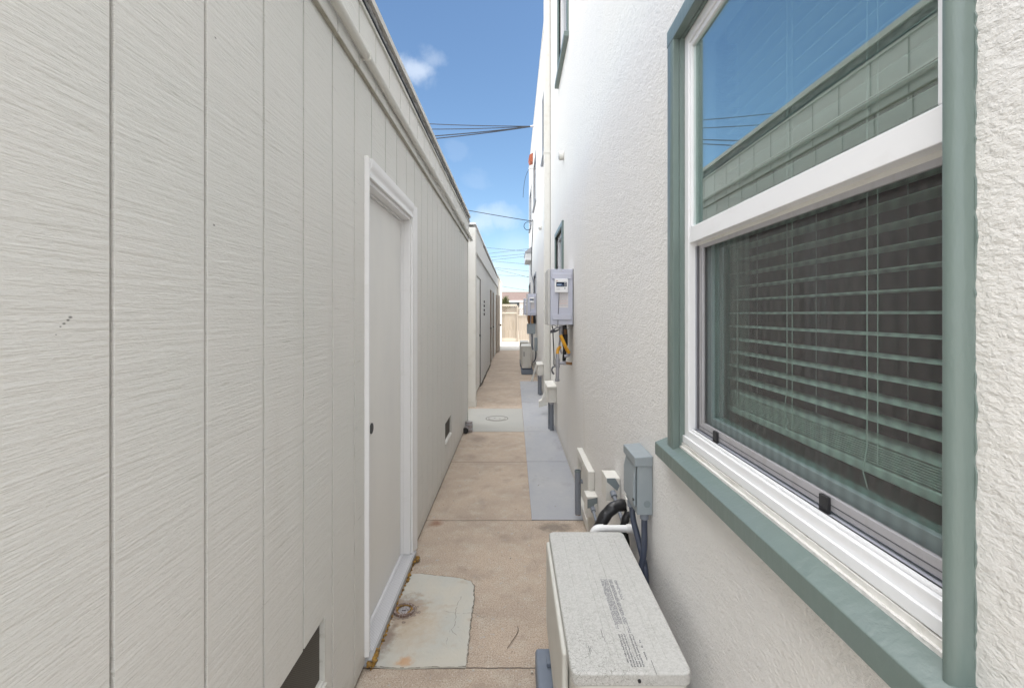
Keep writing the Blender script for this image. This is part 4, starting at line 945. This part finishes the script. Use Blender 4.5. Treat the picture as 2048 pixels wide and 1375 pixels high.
h2 = heater(.305, 10.15, 10.55, 1.36, 1.845, 'second tankless water heater, above the grey metal box far down the alley')
h3 = dup(h2, label='farthest tankless water heater, partly hidden behind the second one', off=(-.01, 3.2, -.0))
# box and pipes below the second heater
fb = thing('junction_cabinet', (.38, 10.0, .97), 'square grey metal cabinet under the second water heater', 'electrical box')
MB().box(.285, .470, 9.98, 10.1, .955, 1.175).build('box', greybox, fb, bevel=.004)
MB().box(.285, .475, 9.966, 9.979, 1.168, 1.182).build('lid', greypatch, fb)
MB().tube([(.40, 10.05, .955), (.40, 10.08, .70), (.42, 10.1, .60)], .02, 10).build('conduit', conduit, fb, smooth=True)
pq = thing('heater_piping', (.4, 10.3, 1.2), 'brown and black pipes between the second water heater and the grey cabinet', 'piping')
MB().tube([(.335, 10.2, 1.38), (.33, 10.2, 1.28), (.345, 10.2, 1.16)], [.03, .036, .02], 12).build('valve_body', brass, pq, smooth=True)
MB().tube([(.41, 10.2, 1.38), (.405, 10.2, 1.24), (.415, 10.2, 1.16)], [.02, .03, .024], 12).build('valve_body', copper, pq, smooth=True)
MB().tube([(.445, 10.22, 1.38), (.455, 10.22, 1.26), (.455, 10.22, 1.16)], .034, 12).build('insulated_pipe', tape, pq, smooth=True)
MB().tube([(.372, 10.2, 1.38), (.372, 10.2, 1.16)], .014, 8).build('pipe', galv, pq)
db = thing('disconnect_box', (.48, 9.8, .6), 'small grey disconnect box far down the wall above the middle condenser', 'electrical box')
MB().box(.440, .5035, 9.75, 9.9, .60, .885).build('box', greybox, db, bevel=.004)
MB().tube(smooth_path([(.47, 9.82, .60), (.475, 9.85, .5), (.46, 9.9, .4), (.43, 10.3, .30)]), .013, 8).build('conduit', conduitd, db, smooth=True)

# ---------------------------------------------------------------- overhead and wall cables
def span(a, b, sag, r, label, group=None, n=24):
    pts = [(a[0] + (b[0] - a[0]) * t, a[1] + (b[1] - a[1]) * t, a[2] + (b[2] - a[2]) * t - 4 * sag * t * (1 - t)) for t in [k / n for k in range(n + 1)]]
    return tag(MB().tube(pts, r, 5).build('overhead_wire', wire, smooth=True), label, 'wire', group)
A = (.50, 11.7, 6.215)
for i, (dz, sag, lb_) in enumerate(((.42, .30, 'topmost wire of the bundle meeting the roof edge above the alley'), (.30, .36, 'second wire from the top in the bundle reaching the white roof edge'),
                                   (.02, .33, 'upper of the two lowest bundle wires crossing to the white roof edge'), (-.04, .36, 'lowest wire of the bundle crossing to the white roof edge'))):
    span(A, (-11, 11.9 + .1 * i, 6.215 + dz * 3), sag, .011 if i < 2 else .014, lb_, 'bundle of wires attached at the right roof edge')
kn_ = MB(); kn_.box(.47, .53, 11.66, 11.74, 6.19, 6.24); kn_.cyl((.42, 11.7, 6.21), (.50, 11.7, 6.215), .025, 8); tag(kn_.build('wire_clamp', galv), 'small steel clamp holding the wire bundle at the roof edge', 'clamp')
a = PP(1060, 442, 13.2); span((.50, 13.2, a[2]), (-9, 13.4, a[2] + (442 - 413) * 13.2 / F * (9.5 / 1.74) * .93), .15, .011, 'single drop wire sloping down to the coil on the right wall')
pts = [(.50 - .115 + .115 * math.cos(2 * math.pi * k / 28) + .02, 13.2, PP(0, 452, 13.2)[2] + .115 * math.sin(2 * math.pi * k / 28)) for k in range(29)]
tag(MB().tube(pts, .009, 6, False).build('wire_loop', wire, smooth=True), 'round loop of spare wire hanging where the drop wire meets the wall', 'wire')
tag(MB().tube(smooth_path([(.49, 12.9, 4.0), (.497, 11.9, 3.8), (.494, 12.6, 3.2), (.493, 12.9, 2.6), (.495, 12.0, 2.3), (.495, 10.9, 1.95)]), .010, 6).build('wall_cable', wire, smooth=True), 'dark cable running down the far wall from the wire loop to the second heater', 'cable')
tag(MB().tube(smooth_path([(.495, 12.0, 5.22), (.40, 12.0, 5.20), (.31, 12.0, 5.02), (.26, 12.0, 4.75), (.24, 12.0, 4.46)]), .006, 6).build('loose_cable', wire, smooth=True), 'thin loose cable end dangling from the upper far wall', 'cable')
tl = MB(); tl.prism([(.41, 5.62), (.39, 5.52), (.42, 5.43), (.503, 5.46), (.503, 5.68)], 'y', 12.1, 12.4)
tag(tl.build('roof_drain_tile', terra), 'terracotta drain tile poking out near the top of the far wall', 'drain tile')
fl = [((973, 494), (1052, 501)), ((975, 506), (1051, 497)), ((980, 513), (1053, 506)), ((982, 519), (1054, 511)), ((985, 521), (1055, 527)), ((990, 534), (1057, 541)), ((992, 537), (1057, 553)), ((998, 549), (1057, 552)), ((1002, 571), (1057, 580))]
for i, (p, q) in enumerate(fl):
    Y = 34 + i; a = Vector(PP(*p, Y)); b = Vector(PP(*q, Y)); d = (b - a) / (b.x - a.x)
    a2 = a - d * (a.x + 7 - 0); b2_ = b + d * (7 - b.x)
    span(tuple(a2), tuple(b2_), .05, .012, 'thin distant utility wire crossing the sky beyond the fence', 'distant utility wires')

# ================================================================ FENCE
FY = 22.7
fe = thing('wooden_fence', (0, FY, 0), 'cream painted board fence with lattice top closing the far end of the alley', 'fence')
bd_ = MB(); x = -3.0
while x < .13: bd_.box(x, min(x + .135, .13), FY, FY + .02, .12, 1.40); x += .14
x = .225
while x < 3: bd_.box(x, x + .135, FY, FY + .02, .10, 1.30); x += .14
bd_.build('boards', fencep, fe)
rl = MB(); rl.box(-3, .13, FY - .03, FY - .001, 1.40, 1.47); rl.box(-3, .13, FY - .03, FY - .001, 1.76, 1.82); rl.box(-3, .15, FY - .05, FY + .05, 1.823, 1.87); rl.box(-3, .13, FY - .03, FY - .001, .12, .19); rl.box(.22, 3, FY - .03, FY - .001, 1.30, 1.36); rl.box(.22, 3, FY - .03, FY - .001, 1.64, 1.70); rl.box(-3, 3, FY - .02, FY - .001, .01, .10)
rl.build('rails', mat('pale_rail_wood', (.64, .58, .50), .8), fe)
po = MB().box(.135, .215, FY - .05, FY + .04, 0, 1.80).build('post', fencep, fe)
po = MB().box(-1.2, -1.12, FY - .05, FY + .04, 0, 1.80).build('post', fencep, fe)
la = MB()
def lattice(mb, xa, xb, za, zb):
    h = zb - za; x = xa - h
    while x < xb:
        for sgn in (1, -1):
            p0 = (x, za if sgn > 0 else zb); p1 = (x + h, zb if sgn > 0 else za)
            t0 = max(0, (xa - p0[0]) / h); t1 = min(1, (xb - p0[0]) / h)
            if t1 > t0:
                q0 = (p0[0] + h * t0, p0[1] + (p1[1] - p0[1]) * t0); q1 = (p0[0] + h * t1, p0[1] + (p1[1] - p0[1]) * t1); w = .018
                yy = FY + (.004 if sgn > 0 else .012)
                mb.prism([(q0[0] - w, q0[1]), (q0[0] + w, q0[1]), (q1[0] + w, q1[1]), (q1[0] - w, q1[1])], 'y', yy, yy + .007)
        x += .115
lattice(la, -3, .13, 1.47, 1.76); lattice(la, .225, 3, 1.36, 1.64); la.build('lattice', fencep, fe)
gb = MB(); gb.prism([(.06, .2), (.12, .2), (.12, 1.25), (.10, 1.32), (-.02, 1.15), (-.03, .25), (-.0, .22)], 'y', FY - .02, FY - .002); gb.build('gate_brace', fencep, fe)

# house beyond the fence
ho = thing('distant_house', (0, 41, 0), 'low house with reddish brown shingle roof behind the fence', 'house')
MB().box(-9, 8, 38.6, 46, 0, 2.45).build('wall', mat('house_wall', (.27, .25, .22), .8), ho)
rf = MB(); rf.prism([(37.9, 2.50), (43, 3.46), (48, 2.5), (48, 2.42), (37.9, 2.42)], 'x', -9.5, 8.6); rf.build('roof', roofm, ho)
MB().box(-9.5, 8.6, 37.86, 37.9, 2.36, 2.50).build('fascia', vinyl, ho)
wf = MB().box(-.40, .40, 38.5, 38.6, 1.9, 2.34).build('window', greyglass, ho)
MB().box(.46, 2.2, 38.4, 38.59, 1.2, 2.35).build('white_panel', vinyl, ho)
# bush / small tree behind the fence
tr = thing('young_tree', (-.52, 26, 0), 'small olive green tree showing above the fence lattice', 'tree')
MB().tube([(-.52, 26, 0), (-.50, 26, 1.0), (-.55, 26, 1.6), (-.5, 26, 2.0)], [.05, .04, .03, .015], 8).build('trunk', barkm, tr)
br_ = MB()
for (dx, dy, dz) in ((-.3, .1, 2.0), (.25, -.1, 1.9), (-.1, .3, 2.15), (.1, -.3, 2.2)): br_.tube([(-.52, 26, 1.3), (-.52 + dx * .5, 26 + dy * .5, 1.3 + (dz - 1.3) * .6), (-.52 + dx, 26 + dy, dz)], [.02, .014, .006], 6)
br_.build('limbs', barkm, tr)
cw = MB(); rn = random.Random(14)
cl2 = [(rn.gauss(0, .12), rn.gauss(0, .14), rn.uniform(-.30, .34)) for _ in range(40)]
for (a, b, c) in cl2:
    sh = 1 - max(0, c) * 1.3
    for k in range(46):
        p = Vector((-.52 + a * sh + rn.gauss(0, .06), 26 + b * sh + rn.gauss(0, .06), 2.0 + c + rn.gauss(0, .06)))
        u = Vector((rn.gauss(0, 1), rn.gauss(0, 1), rn.gauss(0, 1))).normalized(); w = u.cross(Vector((rn.gauss(0, 1), rn.gauss(0, 1), rn.gauss(0, 1)))).normalized()
        s_ = rn.uniform(.024, .045); cw.quad(p - u * s_, p + w * s_ * .45, p + u * s_, p - w * s_ * .45)
cw.build('crown', leafm, tr)

# hairline cracks in the tan concrete
ck = MB()
crack(ck, [(-.19, 2.13), (-.15, 2.10), (-.12, 2.105)], .0012, 51, z=.0008, amp=.004)
crack(ck, [(-.50, 3.08), (-.36, 3.06), (-.28, 3.09)], .0012, 52, z=.0008, amp=.004)
crack(ck, [(-.38, 5.0), (-.25, 4.86), (-.05, 4.82), (.10, 4.78)], .0016, 53, z=.0008, amp=.006)
crack(ck, [(.12, 3.0), (.10, 2.72), (.13, 2.5)], .0008, 54, z=.0008, amp=.005)
struct(ck.build('path', MATS['crack_dirt']))
# ================================================================ small litter
rn = random.Random(77)
peb = MB(); blob(peb, (0, 0, .004), .006, rn); 
spots = [(.07, 1.77), (-.10, 2.9), (-.02, 2.6), (-.2, 1.62), (.02, 2.2), (.05, 3.0), (.30, 3.3), (-.45, 3.4), (-.3, 4.0), (.2, 3.7), (-.40, 4.7), (-.08, 1.55)]
p0 = None
for k, (x, y) in enumerate(spots):
    if p0 is None:
        p0 = peb.build('pebble', mat('pale_pebble', (.5, .46, .40), .8), smooth=True); p0.location = (x, y, .004); tag(p0, 'tiny pale pebble lying on the alley concrete', 'pebble', 'tiny pebbles on the alley floor')
    else:
        c = p0.copy(); COL.objects.link(c); c.location = (x, y, .003); s_ = rn.uniform(.4, 1.0); c.scale = (s_, s_, s_); c.rotation_euler = (0, 0, rn.uniform(0, 6))
tag(MB().tube(smooth_path([(-.028, 1.90, .006), (-.004, 1.945, .008), (.018, 2.0, .006), (.016, 2.03, .007)]), .0013, 5).build('twig', barkm, smooth=True), 'thin bent twig lying on the tan concrete beside the patch', 'twig')
